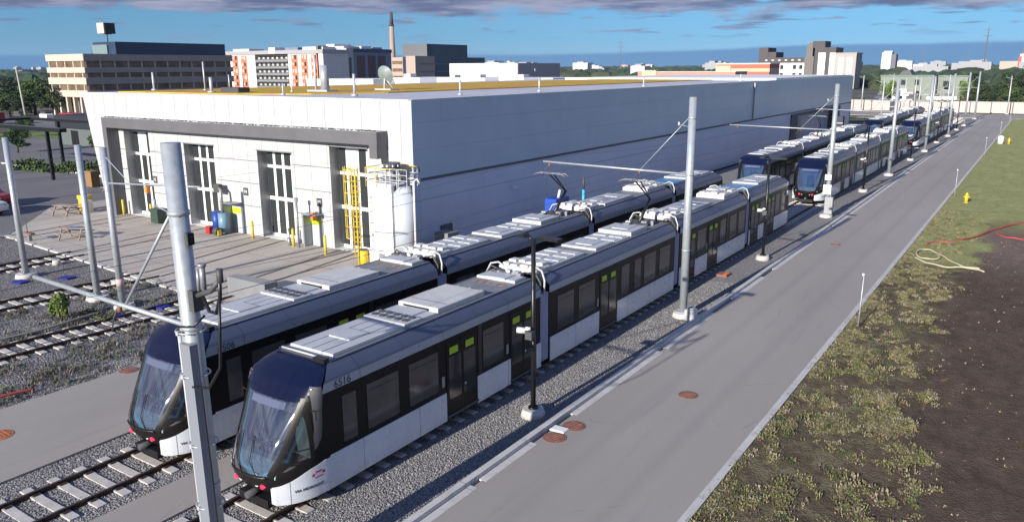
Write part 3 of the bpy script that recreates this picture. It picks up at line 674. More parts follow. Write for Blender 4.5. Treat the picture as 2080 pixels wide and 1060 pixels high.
doors = [(-57.8, -54.6, 6.42), (-50.42, -47.0, 5.80), (-42.52, -39.2, 5.72), (-35.8, -32.6, 6.32)]
wl = MB(); cur = PL
for (a, b_, ht) in doors: wl.face([(cur, YW, 0), (a, YW, 0), (a, YW, 6.6), (cur, YW, 6.6)], CLADF); wl.face([(a, YW, ht), (b_, YW, ht), (b_, YW, 6.6), (a, YW, 6.6)], CLADF); cur = b_
wl.face([(cur, YW, 0), (PR, YW, 0), (PR, YW, 6.6), (cur, YW, 6.6)], CLADF)
H(w_, 'front_wall'); H(wl, 'door_wall')
p = MB(); PF = 32.6; p.box(PL, PR, PF, YW+.05, PB, PT, PORTAL); p.box(PL, PL+.55, PF, YW+.05, 0, PB, PORTAL); p.box(PR-.02, PR-.6, PF, YW+.05, 5.9, PB, PORTAL)
p.box(PL, PR, PF-.02, YW, PT, PT+.04, GREYM)
rp = random.Random(4)
for i in range(260): x_ = PL+.1+i*(PR-PL-.3)/260; p.box(x_, x_+.06, PF+.02, PF+.02+rp.uniform(.05, .5), PT+.04, PT+.05+rp.uniform(.0, .05), rp.choice([WHITE, GREYM, DGREY]))
H(p, 'portal_frame')
for k, (a, b_, ht) in enumerate(doors):
    m = MB(); m.box(a, b_, YD, YD+.1, 0, ht, WHITE)
    d = H(m, 'garage_door')
    for (p0, p1) in ((.06, .62), (.86, 1.48), (1.72, 2.32), (2.56, 3.1)):
        for (z0, z1) in ((.18, 2.42), (2.66, 4.55), (4.75, ht-.14)):
            if k == 3 and p0 in (.86, 2.56) and z0 > 4: continue  # panes left out here and below: bare white stands in for reflections
            if k == 0 and p0 == .86 and z0 > 4: continue
            MB().box(a+p0, a+p1, YD-.012, YD+.005, z0, z1, GLASSD).build('pane', d)
    r = MB()
    for x_ in (a, b_): r.box(x_-.015 if x_ == b_ else x_-.08, x_+.08 if x_ == b_ else x_+.015, YW+.003, YD, 0, ht, GREYM)
    r.box(a, b_, YW+.003, YD, ht, ht+.06, GREYM); r.box(a-.03, b_+.03, YW-.06, YW-.002, ht, ht+.07, GREYM); r.box(a, b_, YW-.02, YD, -.02, .015, WHITE); H(r, 'door_reveal')
# side wall facing the trams: silver upper and white lower skin tinted blue for shade, shade-dark strip between
DY0, DY1, DZ = 112.0, 142.0, 4.45
s_ = MB(); s_.face([(XR, YO, 4.78), (XR, YF_, 4.78), (XR, YF_, HB), (XR, YO, HB)], CLADU)
s_.face([(XR, YO, 0), (XR, 34.1, 0), (XR, 34.1, 4.78), (XR, YO, 4.78)], CLADU); H(s_, 'upper_side_wall')
s_ = MB(); X2_ = XR-.12
for (a, b_, z0, z1) in ((34.1, DY0, 0, 4.6), (DY1, YF_, 0, 4.6)): s_.box(X2_-.2, X2_, a, b_, z0, z1, CLADS)
s_.box(X2_-.2, X2_, DY0, DY1, DZ, 4.6, CLADS); H(s_, 'lower_side_wall')
s_ = MB().box(XR-.35, XR-.06, 34.1, YF_, 4.6, 4.78, mat('gap_shade_blue_grey', (.11, .13, .17), .6)); H(s_, 'shadow_gap')  # shade in the groove painted as a dark strip
s_ = MB().box(XR-1.6, XR-1.5, DY0, DY1, 0, DZ, CLADS); s_.box(XR-1.5, XR+.02, DY0, DY0+3.2, 0, DZ-.05, DGREY); s_.box(XR-1.45, XR+.06, DY0+3.2, DY0+5, .0, DZ-.3, GREYM)
s_.box(XR-1.5, XR+.08, DY0, DY1, DZ-.35, DZ-.02, DGREY); s_.box(XR-1.5, XR+.02, DY1-1.2, DY1, 0, DZ-.35, DGREY); H(s_, 'side_door')
s_ = MB().tube([(XR+.09, 94.5, 8.9), (XR+.09, 94.5, 4.7)], .07, GREYM, 8); s_.box(XR, XR+.25, 94.2, 94.8, 8.5, 9.0, GREYM); H(s_, 'downpipe')
s_ = MB().box(XR-.12, XR+.02, 35.9, 36.9, .35, 1.75, mat('vent_grey', (.10, .11, .14), .5)); s_.box(XR+.02, XR+.03, 36.0, 36.8, .55, .95, LIME); H(s_, 'hatch')
s_ = MB().bbox(XR, XR+.22, 43.4, 43.75, 3.05, 3.2, WHITE); H(s_, 'wall_lamp')
s_ = MB().tube([(XR+.05, 33.5, 5.6), (XR+.22, 33.7, 5.45), (XR+.2, 33.8, 5.2)], .03, BLACK, 6); H(s_, 'wall_hook')
# roof, parapet, sedum
r = MB(); r.face([(XL, YO, HB-.02), (XR, YO, HB-.02), (XR, YF_, HB-.02), (XL, YF_, HB-.02)], MEMB)
r.box(XL, XR, YO-.02, YO+.22, HB-.02, HB+.02, WHITE); r.box(XR-.22, XR+.03, YO-.02, YF_, HB-.015, HB+.03, WHITE); H(r, 'roof')
r = MB(); r.prism([(-60.8, 35.2), (-47, 35.4), (-42, 38), (-39.5, 43), (-38.6, 60), (-37.5, 104), (-54, 104), (-57.5, 75), (-60.8, 50)], 'z', HB-.02, HB+.06, SEDUM); H(r, 'sedum_roof')
r = MB(); r.box(-60, -29.2, 103.5, 149, HB-.02, HB+.25, WHITE); H(r, 'roof_deck')
# sign plates beside the doors and door lamps
for (x, z, s__) in ((-54.3, 2.95, '02'), (-46.7, 2.95, '03'), (-43.95, 2.9, '04'), (-36.9, 2.8, '05')):
    m = MB().box(x-.24, x+.24, YW-.03, YW-.002, z-.26, z+.26, DGREY); o = H(m, 'sign_plate'); put_text('digits', text_mesh(s__, .30, WHITE), o, (x, YW-.034, z), (PI/2, 0, 0))
for x, zc in ((-45.05, 1.05), (-37.2, 1.05)):
    m = MB().box(x-.5, x+.5, YW-.05, YW-.002, 0, 2.0, mat('pale_grey_door', (.42, .45, .48), .5)); m.box(x-.5, x-.62, YW-.7, YW-.002, 0, 2.1, GREYM); m.box(x-.62, x+.6, YW-.75, YW-.002, 2.05, 2.12, GREYM)
    m.box(x-.5, x+.45, YW-.06, YW-.05, 1.35, 1.72, LIME); H(m, 'side_entrance')
# masts on the roof
for i, (x, y, z1, r_) in enumerate([(-61.3, 38.6, 10.6, .09), (-51.1, 36.7, 10.25, .12), (-41.9, 35.5, 9.9, .06), (-36.2, 36.3, 10.5, .09), (-31.2, 40.6, 10.1, .06), (-30.4, 48.8, 10.1, .06), (-30.2, 66, 10.0, .07), (-30.0, 92, 10.0, .07), (-56.5, 40, 11.4, .06), (-55, 41.2, 10.4, .05), (-46.8, 40.5, 9.7, .05)]):
    m = MB().cyl(0, 0, 0, z1-HB, r_, GALVL, 10); m.cyl(0, 0, 0, .12, r_*2.4, GALVL, 10)
    o = m.build('roof_post', None, (x, y, HB+.03)); tag(o, '%s pale post from the left on the hall roof' % ['first', 'third', 'fifth', 'sixth', 'seventh', 'eighth', 'ninth', 'tenth', 'tallest thin second', 'low thin', 'fourth'][i], 'post', 'posts on the hall roof')
v_ = empty('roof_vent', (-44.9, 42.0, HB+.06), 'silver exhaust stack with a slim pipe beside it on the sedum roof', 'vent')
MB().cyl(0, 0, 0, 1.9, .32, GALV, 16).build('stack', v_); MB().cyl(-.75, -.2, 0, 2.6, .09, GALVL, 8).build('pipe', v_); MB().box(-1.3, .8, -.6, .5, 0, .12, GALVL).build('base', v_)
v_ = empty('satellite_dish', (-43.6, 47.2, HB+.06), 'weathered grey-green dish on a frame on the sedum roof', 'dish')
m = MB(); rows = []
for i in range(7):
    r_ = .78*i/6; rows.append([(r_*math.cos(q*PI/10), -.3+.28*(r_/.78)**2-r_*math.sin(q*PI/10)*.25, 1.15+r_*math.sin(q*PI/10)*.9) for q in range(21)])
m.grid(rows, mat('dish_grey_green', (.20, .25, .25), .5, var=(.2, 2))); m.build('bowl', v_)
MB().tube([(0, -.2, 0), (0, -.1, 1.1)], .07, GALVL, 8).tube([(-.6, .3, 0), (0, -.1, .9)], .04, GALVL, 6).tube([(.6, .3, 0), (0, -.1, .9)], .04, GALVL, 6).box(-.8, .9, -.5, .5, 0, .1, GALVL).build('stand', v_)
m = MB().box(-1.0, 1.0, -.5, .5, 0, .35, DGREY); m.tube([(1.0, 0, .3), (1.0, 0, 1.3)], .03, BLACK, 6); tag(m.build('roof_hatch', None, (-49.7, 37.7, HB+.06)), 'low dark roof hatch with a thin upright, near the front edge of the sedum roof', 'hatch')

# ------------------------------------------------------------------ silos and ladder cage in front of the hall corner
s_ = empty('sand_silo', (-29.95, 32.25, 0), 'wide white square-sided silo beside the yellow caged ladder', 'silo')
m = MB(); m.bbox(-.68, .72, -.55, .6, .95, 4.7, WHITE, .06); m.box(.72, .76, -.4, .5, 1.0, 4.6, GREYM); m.build('body', s_)
MB().box(-1.1, .95, -.85, .8, 0, .9, WHITE).box(-.1, .35, -.88, -.85, .05, .85, GREYM).build('base', s_)
m = MB(); m.cyl(.1, .2, 4.7, 5.5, .36, GREYM, 14); m.cyl(.1, .2, 5.5, 5.8, .52, DGREY, 16)
for i in range(10): m.box(.1+.5*math.cos(i*PI/5)-.05, .1+.5*math.cos(i*PI/5)+.05, .2+.5*math.sin(i*PI/5)-.05, .2+.5*math.sin(i*PI/5)+.05, 5.6, 5.72, WHITE)
m.build('filter', s_)
m = MB()
for z in (4.85, 5.2, 5.55): m.tube([(-1.1, -.6, z), (1.2, -.6, z), (1.2, 1.1, z), (-1.1, 1.1, z), (-1.1, -.6, z)], .025, YEL if z > 5.5 else GALVL, 5)
for x in (-1.1, -.35, .4, 1.2):
    for y in (-.6, 1.1): m.tube([(x, y, 4.5), (x, y, 5.55)], .025, YEL if x < .3 else GALVL, 5)
m.build('guard_rail', s_)
s_ = empty('nitrogen_tank', (-28.5, 32.0, 0), 'slim blue-grey cylindrical tank at the corner of the hall', 'tank')
m = MB(); m.cyl(0, 0, .9, 4.3, .62, mat('tank_grey_blue', (.46, .50, .56), .4, var=(.06, 1)), 24); m.cyl(0, 0, 4.3, 4.62, .62, mat('tank_grey_blue', (.46, .50, .56)), 24, .28); m.build('body', s_)
MB().box(-.75, .75, -.75, .75, 0, .9, WHITE).build('base', s_)
m = MB()
for z in (5.0, 5.3, 5.6): m.tube([(-.6, -.5, z), (.6, -.5, z), (.6, .5, z)], .02, GALVL, 5)
for x in (-.6, 0, .6): m.tube([(x, -.5, 4.3), (x, -.5, 5.6)], .02, GALVL, 5)
m.tube([(.9, -.3, .9), (.9, -.3, 5.0), (1.05, -.2, 5.15), (1.15, -.1, 4.9)], .06, WHITE, 8); m.build('guard_rail', s_)
s_ = empty('caged_ladder', (-31.75, 31.5, 0), 'yellow ladder with safety cage standing left of the white silo', 'ladder')
m = MB()
for x in (-.25, .25): m.tube([(x, 0, .3), (x, 0, 5.6)], .035, YEL, 6)
for i in range(18): m.tube([(-.25, 0, .4+i*.29), (.25, 0, .4+i*.29)], .018, YEL, 5)
m.build('ladder', s_); m = MB()
for i in range(7):
    z = 1.6+i*.64; m.tube([(-.36, 0, z)]+[(-.42*math.cos(q*PI/6), -.75*math.sin(q*PI/6), z) for q in range(7)]+[(.36, 0, z)], .025, YEL, 5)
for q in range(1, 6): m.tube([(-.42*math.cos(q*PI/6), -.75*math.sin(q*PI/6), 1.6), (-.42*math.cos(q*PI/6), -.75*math.sin(q*PI/6), 5.6)], .022, YEL, 5)
m.build('cage', s_)
m = MB()
m.tube([(.62, -.6, .0), (.62, -.6, 5.3)], .05, YEL, 6).tube([(.62, -.6, 5.3), (0, -.5, 5.55)], .04, YEL, 6); m.build('post', s_)
m = MB().cyl(0, 0, 0, .95, .26, YEL, 16).cyl(0, 0, .95, .98, .27, DGREY, 16); tag(m.build('barrel', None, (-31.05, 31.2, 0)), 'yellow barrel in front of the base of the white silo', 'barrel')

# ------------------------------------------------------------------ bollards and things along the front
bm_ = MB().cyl(0, 0, 0, 1.15, .085, YEL, 12).tube([(0, 0, 1.15), (0, 0, 1.19)], .085, YEL, 12, True, .04).mesh('bollard')
for i, (x, y, l_) in enumerate([(-58.2, 33.0, 'at the left foot of the charcoal frame'), (-54.5, 33.0, 'between the first and second garage doors'), (-42.45, 32.6, 'left of the third garage door'), (-38.4, 32.5, 'right of the third garage door'), (-35.0, 32.0, 'left of the fourth garage door, partly in shade')]):
    o = bpy.data.objects.new('bollard', bm_); C.objects.link(o); o.location = (x, y, 0); tag(o, 'yellow steel bollard '+l_, 'bollard', 'yellow bollards at the garage doors')
s_ = empty('compressor_tank', (-45.75, 32.6, 0), 'blue tank with a tall vent pipe at the hall wall', 'tank')
MB().cyl(-.35, 0, .15, 1.5, .33, BLUEP, 16).cyl(.3, .05, .15, 1.45, .36, mat('pale_blue', (.16, .28, .38), .4), 16).build('body', s_)
MB().tube([(.15, .1, 1.4), (.05, .2, 2.9), (-.25, .3, 3.1)], .1, GREYM, 8).bbox(-.75, -.15, .2, .5, 2.75, 3.3, DGREY).build('vent_pipe', s_)
MB().box(-.9, -.45, -.6, -.2, 0, .5, REDP).build('red_box', s_); MB().tube([(.2, -.6, .28), (.62, -.6, .28)], .28, DGREY, 12).box(.1, .7, -.75, -.5, .05, .4, YEL).build('hose_cart', s_)
m = MB().bbox(-.45, .45, -.4, .4, .05, 1.05, mat('dark_green', (.03, .06, .045), .6)); tag(m.build('waste_bin', None, (-52.9, 32.6, 0)), 'dark green waste bin behind the thick steel pole at the hall wall', 'bin')
m = MB().cyl(0, 0, 0, 3.05, .07, GREYM, 10).box(-.12, .12, -.05, .05, 2.9, 3.15, GREYM); tag(m.build('service_post', None, (-37.9, 32.5, 0)), 'slim grey post between the third and fourth garage doors', 'post')
m = MB().cyl(0, 0, 0, 1.1, .05, GREYM, 8).cyl(0, 0, .0, .5, .12, GREYM, 8); tag(m.build('hose_stand', None, (-38.9, 32.6, 0)), 'short grey stand right of the third garage door', 'stand')
for x, z, l_ in ((-54.9, 2.2, 'first'), (-37.1, 1.95, 'fourth')):
    m = MB().tube([(0, 0, .2), (0, -.2, .25), (0, -.35, .15)], .03, DGREY, 6).bbox(-.15, .15, -.5, -.25, -.25, .22, ORANGE)
    tag(m.build('beacon', None, (x, YW-.002, z)), 'orange warning beacon on a bracket by the %s garage door' % l_, 'lamp')
m = MB(); m.box(-1.6, 1.2, -.3, .3, .0, .95, GREYM); m.box(-1.1, 1.15, -.25, .5, .0, .9, mat('beige_box', (.32, .29, .25), .7)); tag(m.build('relay_cabinet', None, (-31.0, 23.6, 0)), 'low grey and beige relay cabinet on the apron behind the second tram', 'cabinet')
m = MB().bbox(-.5, .5, -.5, .5, 0, 1.7, mat('brownish_grey', (.22, .2, .2), .6)); m.box(-.5, .5, -.51, -.5, .2, 1.5, GREYM); tag(m.build('relay_cabinet', None, (-28.0, 34.9, 0)), 'tall brownish cabinet against the side wall right of the tank', 'cabinet')
m = MB().bbox(-.45, .45, -.85, .85, 1.0, 2.25, mat('bright_blue', (.015, .07, .42), .45)); m.tube([(-.3, 0, 0), (-.3, 0, 1.0)], .04, GREYM, 6).tube([(.3, 0, 0), (.3, 0, 1.0)], .04, GREYM, 6).tube([(.1, 0, 2.2), (.15, .15, 2.75)], .09, WHITE, 6)
tag(m.build('blue_cabinet', None, (-27.2, 46.0, .0)), 'bright blue cabinet on legs by the side wall, seen under the raised current collector', 'cabinet')
m = MB().cyl(0, 0, 0, 2.3, .10, mat('cyan', (.05, .45, .6), .4), 10).cyl(0, 0, 2.3, 3.2, .08, DGREY, 8); tag(m.build('signal_post', None, (-27.2, 49.75, 0)), 'short cyan and dark signal post by the side wall of the hall', 'signal')
m = MB().box(-.35, .35, -.35, .35, 0, .9, YEL).bbox(-.4, .4, -.4, .4, .9, 1.2, YEL).box(-.3, .3, -.36, -.35, .2, .55, ORANGE); tag(m.build('salt_bin', None, (-62.9, 32.6, 0)), 'tall yellow bin at the left corner of the hall', 'bin')
m = MB().box(-.3, .3, -.2, .2, 0, .9, mat('cream', (.6, .55, .45), .7)); tag(m.build('barrier_block', None, (-61.9, 32.3, 0)), 'cream block between the yellow bin and the hall corner', 'block')
def picnic(x, y, rz, l_, blue):
    s_ = empty('picnic_table', (x, y, 0), l_, 'picnic table', 'picnic tables on the apron', rz); wd = mat('weathered_wood', (.30, .24, .20), .85, var=(.25, 3))
    m = MB()
    for i in range(5): m.box(-.95, .95, -.36+i*.15, -.23+i*.15, .72, .76, wd)
    m.build('table_top', s_)
    for s in (-1, 1):
        MB().box(-.95, .95, s*.62-.13, s*.62+.13, .43, .47, wd).build('bench', s_)
        MB().prism([(-.3, .72), (-.2, .72), (-.62, 0), (-.74, 0)], 'x', s*.7-.03, s*.7+.03, wd).prism([(.2, .72), (.3, .72), (.74, 0), (.62, 0)], 'x', s*.7-.03, s*.7+.03, wd).box(s*.7-.03, s*.7+.03, -.7, .7, .37, .43, wd).build('leg_frame', s_)
    if blue: MB().box(-.3, .5, -.25, .2, .762, .78, mat('blue_cloth', (.10, .16, .35), .8)).build('blue_mat', s_)
    return s_
picnic(-52.6, 26.3, .5, 'weathered wooden picnic table with a blue mat on the near edge of the apron', True)
picnic(-62.0, 30.6, .25, 'weathered grey picnic table at the far left edge of the apron', False)
picnic(-70.2, 39.2, .2, 'dark picnic table beyond the parking yard, near the hall corner', False)
s_ = empty('valve_stand', (-54.4, 24.3, 0), 'small rusty stand with a thin upright at the corner of the concrete apron', 'stand')
MB().box(-.5, .5, -.15, .15, .45, .55, RUST).box(-.1, .1, -.1, .1, 0, .5, GREYM).build('body', s_); MB().tube([(-.2, 0, .5), (-.22, 0, 1.5)], .025, DGREY, 6).build('upright', s_)

# ------------------------------------------------------------------ catenary poles along the kerb
def catenary(x, y, h, label, arm=None, lean=0, r=.165, detail=False, group='catenary poles along the kerb', pedestal=.32, za=6.35, tie=8.75):
    s_ = empty('catenary_pole', (x, y, 0), label, 'catenary pole', group)
    m = MB(); m.tube([(lean, 0, .12), (0, 0, h)], r*1.08, GALV, 24, True, r*.98); m.build('mast', s_)
    pd = MB(); pd.cyl(lean, 0, -.1, .16, pedestal*1.55, CONC, 20, pedestal*1.35); pd.box(lean-.26, lean+.26, -.26, .26, .16, .20, GALV)
    for q in range(4): pd.cyl(lean+.2*math.cos(q*PI/2+.78), .2*math.sin(q*PI/2+.78), .2, .3, .025, GALV, 6)
    pd.build('footing', s_)
    if arm:
        am = MB().tube([(-.1, 0, za), (arm, .0, za+.12)], .05, GALV, 10); am.tube([(.02, -.2, za), (.02, .2, za)], .05, GALV, 6)
        a_ = am.build('arm', s_); MB().tube([(-.15, 0, tie), (max(arm, -2.3), 0, za+.08)], .022, GALV, 6).build('tie_rod', s_)
        for xt in ((-2.75, -7.45) if arm < -6 else (-2.75,)):
            MB().tube([(xt+.4, 0, za+.06), (xt+.1, 0, za-.35), (xt, 0, za-.62)], .016, DGREY, 6).cyl(xt+.4, 0, za-.12, za+.04, .05, RUST, 8).build('registration_arm', a_)
        MB().tube([(r, -.1, h-1.3), (-.55, -.1, h-1.15)], .012, GALV, 5).cyl(-.55, -.1, h-1.2, h-1.05, .04, LENS, 6).build('insulator', s_)
        for zz in (za, tie, 3.0): MB().cyl(lean*(1-zz/h), 0, zz-.04, zz+.04, r*1.12, GALV, 20).build('clamp', s_)
    return s_
ORD = ['first', 'second', 'third', 'fourth', 'fifth', 'sixth', 'seventh']
KP = [32.4, 61.0, 88.25, 115.8, 143, 170, 193]
for i, y in enumerate(KP):
    catenary(-12.53 if i == 0 else -12.82, y, 9.62, '%s galvanised catenary pole along the kerb beyond the thick foreground pole' % ORD[i], -7.7 if i else -7.4)
MB_ = None
bp = catenary(-12.81, 8.26, 9.6, 'thick galvanised steel pole in the foreground with arm, strapped duct and cables', -5.75, .16, .175, group=None, za=6.2, tie=8.35)
for ch in list(bp.children):
    if ch.name.startswith('tie_rod'): bpy.data.objects.remove(ch)
MB().tube([(-.12, -.05, 8.35), (-2.1, 0, 6.28)], .028, GALV, 8).build('tie_rod', bp)
lx = lambda z: .16*(1-z/9.6)
m = MB()
for dx, dy in ((-.26, -.04), (-.20, -.14)): m.tube([(lx(z)+dx, dy, z) for z in (.3, 2, 4, 6.1)], .038, GALVL, 8)
m.build('conduit', bp)
m = MB(); m.box(-.03, .27, -.27, -.10, .3, 5.95, mat('duct_grey', (.24, .26, .30), .45, .2))
for v in range(len(m.v)): m.v[v] = (m.v[v][0]+lx(m.v[v][2]), m.v[v][1], m.v[v][2])
m.build('cable_duct', bp)
m = MB()
for z in (1.4, 2.6, 3.9, 5.3, 6.15):
    m = MB(); m.tube([(lx(z)+.27*math.cos(q*PI/10), -.03+.26*math.sin(q*PI/10), z) for q in range(21)], .018, GALV, 6); m.box(lx(z)-.05, lx(z)+.02, -.31, -.25, z-.04, z+.04, GALVL); m.build('strap', bp)
m = MB(); m.box(.12, .34, -.1, .1, 6.55, 6.95, DGREY); m.tube([(.2, 0, 6.8), (.75, 0, 7.0), (1.05, 0, 7.25)], .05, DGREY, 8); m.cyl(.55, 0, 7.0, 7.45, .055, GREYM, 10); m.cyl(.55, 0, 7.42, 7.48, .08, GREYM, 10); m.cyl(1.05, 0, 7.2, 7.45, .06, DGREY, 10); MB().box(.1, .3, -.05, .08, 7.78, 8.0, BLACK).build('sensor', bp)
m.tube([(.4, 0, 6.95), (.42, 0, 7.35)], .035, GREYM, 6); m.build('disconnect_switch', bp)
m = MB(); m.tube([(1.05, 0, 7.35), (1.0, 0, 6.9), (.85, 0, 6.6), (.65, 0, 6.6), (.5, 0, 6.85)], .035, BLACK, 8)
m.tube([(1.0, -.02, 6.9), (.95, -.04, 6.2), (.92, -.08, 5.6), (.7, -.2, 5.2), (.3, -.26, 5.15)], .028, BLACK, 8); m.tube([(.5, 0, 6.5), (.35, -.15, 6.3), (.0, -.22, 6.25), (-.22, -.1, 6.1)], .022, BLACK, 6)
m.tube([(.1, 0, 7.75), (.3, .02, 7.95)], .03, BLACK, 6); m.tube([(.34+lx(5), -.16, 5.1), (.36+lx(3), -.16, 3.0), (.33+lx(1), -.16, .5)], .014, BLACK, 5); m.build('cable', bp)
# box-laden equipment on the second kerb pole
e_ = empty('control_box', (-12.82, 60.95, 0), 'white control boxes strapped low on the second kerb pole', 'control box')
MB().bbox(-.28, .28, -.35, -.12, 1.7, 2.4, WHITE).tube([(.25, -.2, 1.7), (.3, -.2, .3)], .05, GREYM, 6).box(-.1, .45, -.3, .1, .25, 1.5, GREYM).build('lower_box', e_); MB().bbox(-.22, .22, -.33, -.12, 2.75, 3.15, WHITE).build('upper_box', e_)
m = MB().bbox(-.22, .22, -.22, .22, 0, .5, GALVL).cyl(0, 0, .5, .56, .2, GALV, 12); tag(m.build('junction_box', None, (-12.0, 32.0, 0)), 'small grey junction box on the footing of the first kerb pole', 'box')
# left row of poles in the gravel
for i, (x, y, arm) in enumerate([(-45.05, 19.65, None), (-37.55, 19.45, None), (-35.2, 19.35, 6.6)]):
    s_ = catenary(x, y, 7.45, ['left', 'middle', 'right'][i]+'most of the three galvanised poles in the gravel at the left', None, 0, .15, group='poles in the gravel at the left', pedestal=.36)
    if arm:
        MB().tube([(.1, 0, 5.85), (arm, .25, 6.15)], .04, GALV, 8).build('arm', s_); MB().tube([(.1, 0, 7.05), (1.75, .05, 5.95)], .018, GALV, 5).build('tie_rod', s_)
        MB().cyl(0, 0, 1.0, 1.35, .17, mat('pinkish_band', (.55, .40, .38), .6), 16).build('band', s_)
for i, (x0, x1, y0, y1) in enumerate([(-44.9, -43.9, 19.0, 18.6), (-43.6, -42.8, 20.4, 20.8), (-34.9, -33.9, 18.5, 18.1), (-34.3, -33.8, 20.0, 20.5)]):
    m = MB().bbox(0, .7, -.25, .3, -.03, .05, MESHB, .02); tag(m.build('blue_tarp', None, ((x0+x1)/2, (y0+y1)/2, -.02), .2), ['dark blue sheet by the footing of the leftmost gravel pole', 'dark blue sheet right of the leftmost gravel pole', 'dark blue sheet in front of the rightmost gravel pole', 'dark blue sheet beside the curving track, right of the rightmost gravel pole'][i], 'sheet', 'blue sheets in the gravel')
for i, (x, y) in enumerate([(-46.5, 22.0), (-39.3, 21.4), (-33.9, 21.8)]):
    m = MB().cyl(0, 0, -.06, .22, .25, CONC, 12, .2); tag(m.build('marker_stub', None, (x, y, 0)), 'small pale concrete stub in the gravel near the %s pole' % ['leftmost', 'middle', 'rightmost'][i], 'stub', 'concrete stubs in the gravel')
# row of poles between the far tracks and the street
for i, (x, y, h) in enumerate([(-24.0, 150, 8.6), (-24.2, 176, 8.6), (-24.0, 196, 8.5), (-17.9, 165, 9.0), (-17.9, 190, 9.0), (-8.0, 216, 8.5), (-3.6, 217, 7.5), (-46, 219, 9.5), (-40, 219.5, 8.6), (-33, 219, 9.0), (-28, 220, 8.4)]):
    m = MB().cyl(0, 0, 0, h, .13, GALVL, 10, .1).cyl(0, 0, -.1, .15, .4, CONC, 12); m.tube([(0, 0, h-.6), (-1.2, 0, h-.2)], .03, GALVL, 5)
    tag(m.build('far_pole', None, (x, y, 0)), ['tall pale pole beside the last tram, nearest of its row', 'tall pale pole beside the last tram, middle of its row', 'tall pale pole near the crossing road, last of its row', 'pale pole between the two tram rows near their far end', 'pale pole between the tracks at the end of the yard', 'pale pole in front of the concrete noise wall, right of the road end', 'short pale pole at the noise wall, furthest right', 'pale pole at the noise wall beside the far corner of the hall', 'second pale pole from the hall corner at the noise wall', 'third pale pole from the hall corner at the noise wall', 'fourth pale pole from the hall corner at the noise wall'][i], 'pole', 'poles at the far end of the yard')
# contact wires, one per track
for x, l_ in ((-15.5, 'thin contact wire hanging over the track nearest the road'), (-20.2, 'thin contact wire hanging over the track beside the hall')):
    m = MB(); ys_ = [-6+i*2.5 for i in range(83)]; m.tube([(x+.12*math.sin(y/28*PI), y, 5.78) for y in ys_], .008, WIRE, 5); m.tube([(x, y, 6.5-.45*(1-math.cos((y-4.4)/28*2*PI))/2) for y in ys_], .005, WIRE, 5); tag(m.build('contact_wire'), l_, 'wire')
for x, l_ in ((-33.1, 'right'), (-40.2, 'middle'), (-48, 'left')):
    m = MB(); m.tube([(x, -6, 5.9), (x, 19.4, 5.8), (x, 33.3, 5.7)], .006, WIRE, 5); tag(m.build('contact_wire'), 'thin contact wire over the %s of the three gravel tracks, running to the hall' % l_, 'wire')
# lamp posts
LP = [(-12.6, 19.92), (-12.77, 45.16), (-12.9, 75.4), (-12.95, 104), (-13, 130), (-13, 158)]
lp = empty('lamp_post', (0, 0, 0), 'lamp', 'lamp post')
MB().cyl(0, 0, .1, 5.8, .085, BLACK, 14, .07).build('post', lp)
MB().cyl(0, 0, -.08, .2, .42, CONC, 20, .34).cyl(0, 0, .2, .26, .17, BLACK, 14).build('footing', lp)
for s, l_ in ((1, .95), (-1, .55)):
    a_ = MB().tube([(0, 0, 5.72), (s*.25, 0, 5.84)], .03, BLACK, 6).prism([(s*.2, 5.80), (s*l_, 5.80), (s*l_, 5.86), (s*.3, 5.90)], 'y', -.17, .17, BLACK).build('lamp_head', lp)
    MB().box(s*.35, s*(l_-.08), -.12, .12, 5.785, 5.797, mat('led_lens', (.4, .4, .38), .2)).build('lens', a_)
MB().bbox(-.12, .12, -.3, -.08, 2.6, 2.85, DGREY).build('bracket', lp)
MB().tube([(-.15, -.2, 2.85), (-.42, -.28, 2.85)], .10, LENS, 12).tube([(.02, -.2, 2.95), (-.1, -.3, 2.95)], .06, WHITE, 8).tube([(.05, -.1, 2.6), (.1, -.12, 2.2)], .05, BLACK, 8).build('camera', lp)
for i, (x, y) in enumerate(LP):
    o = lp if i == 0 else copy_tree(lp)
    o.location = (x, y, 0); tag(o, ['nearest black lamp post with a twin head, in front of tram 6516', 'second black lamp post along the kerb, before the rear of tram 6516', 'third black lamp post along the kerb, beside the second tram', 'fourth black lamp post along the kerb, near the end of the second tram', 'fifth black lamp post along the kerb, beside the furthest tram', 'sixth and furthest black lamp post along the kerb'][i], 'lamp post', 'black lamp posts along the kerb')

# ------------------------------------------------------------------ small things on the road and verge
def manhole(x, y, r, label, m_=RUST, z=0):
    m = MB().cyl(0, 0, z-.03, z+.012, r, m_, 24).cyl(0, 0, z, z+.018, r*.82, m_, 24)
    for i in range(5): m.box(-r*.6, r*.6, -r*.6+i*r*.28, -r*.6+i*r*.28+r*.1, z+.018, z+.026, m_)
    tag(m.build('manhole_cover', None, (x, y, 0)), label, 'manhole cover')
manhole(-8.98, 24.08, .33, 'rusty round manhole cover in the middle of the service road')
manhole(-11.15, 18.85, .36, 'orange-brown manhole cover by the broken gutter, nearer of two')
manhole(-11.05, 19.85, .36, 'reddish manhole cover by the broken gutter, further of two')
manhole(-27.2, 14.87, .34, 'rusty manhole cover at the edge of the side path')
manhole(-25.45, 9.6, .42, 'orange manhole cover at the left edge of the picture on the side path', mat('orange_rust', (.42, .14, .06), .8, var=(.3, 5)))
manhole(-10.05, 51.3, .30, 'small rusty cover far along the service road')
manhole(-54.9, 30.4, .36, 'dull red cover in the concrete apron', RUST)
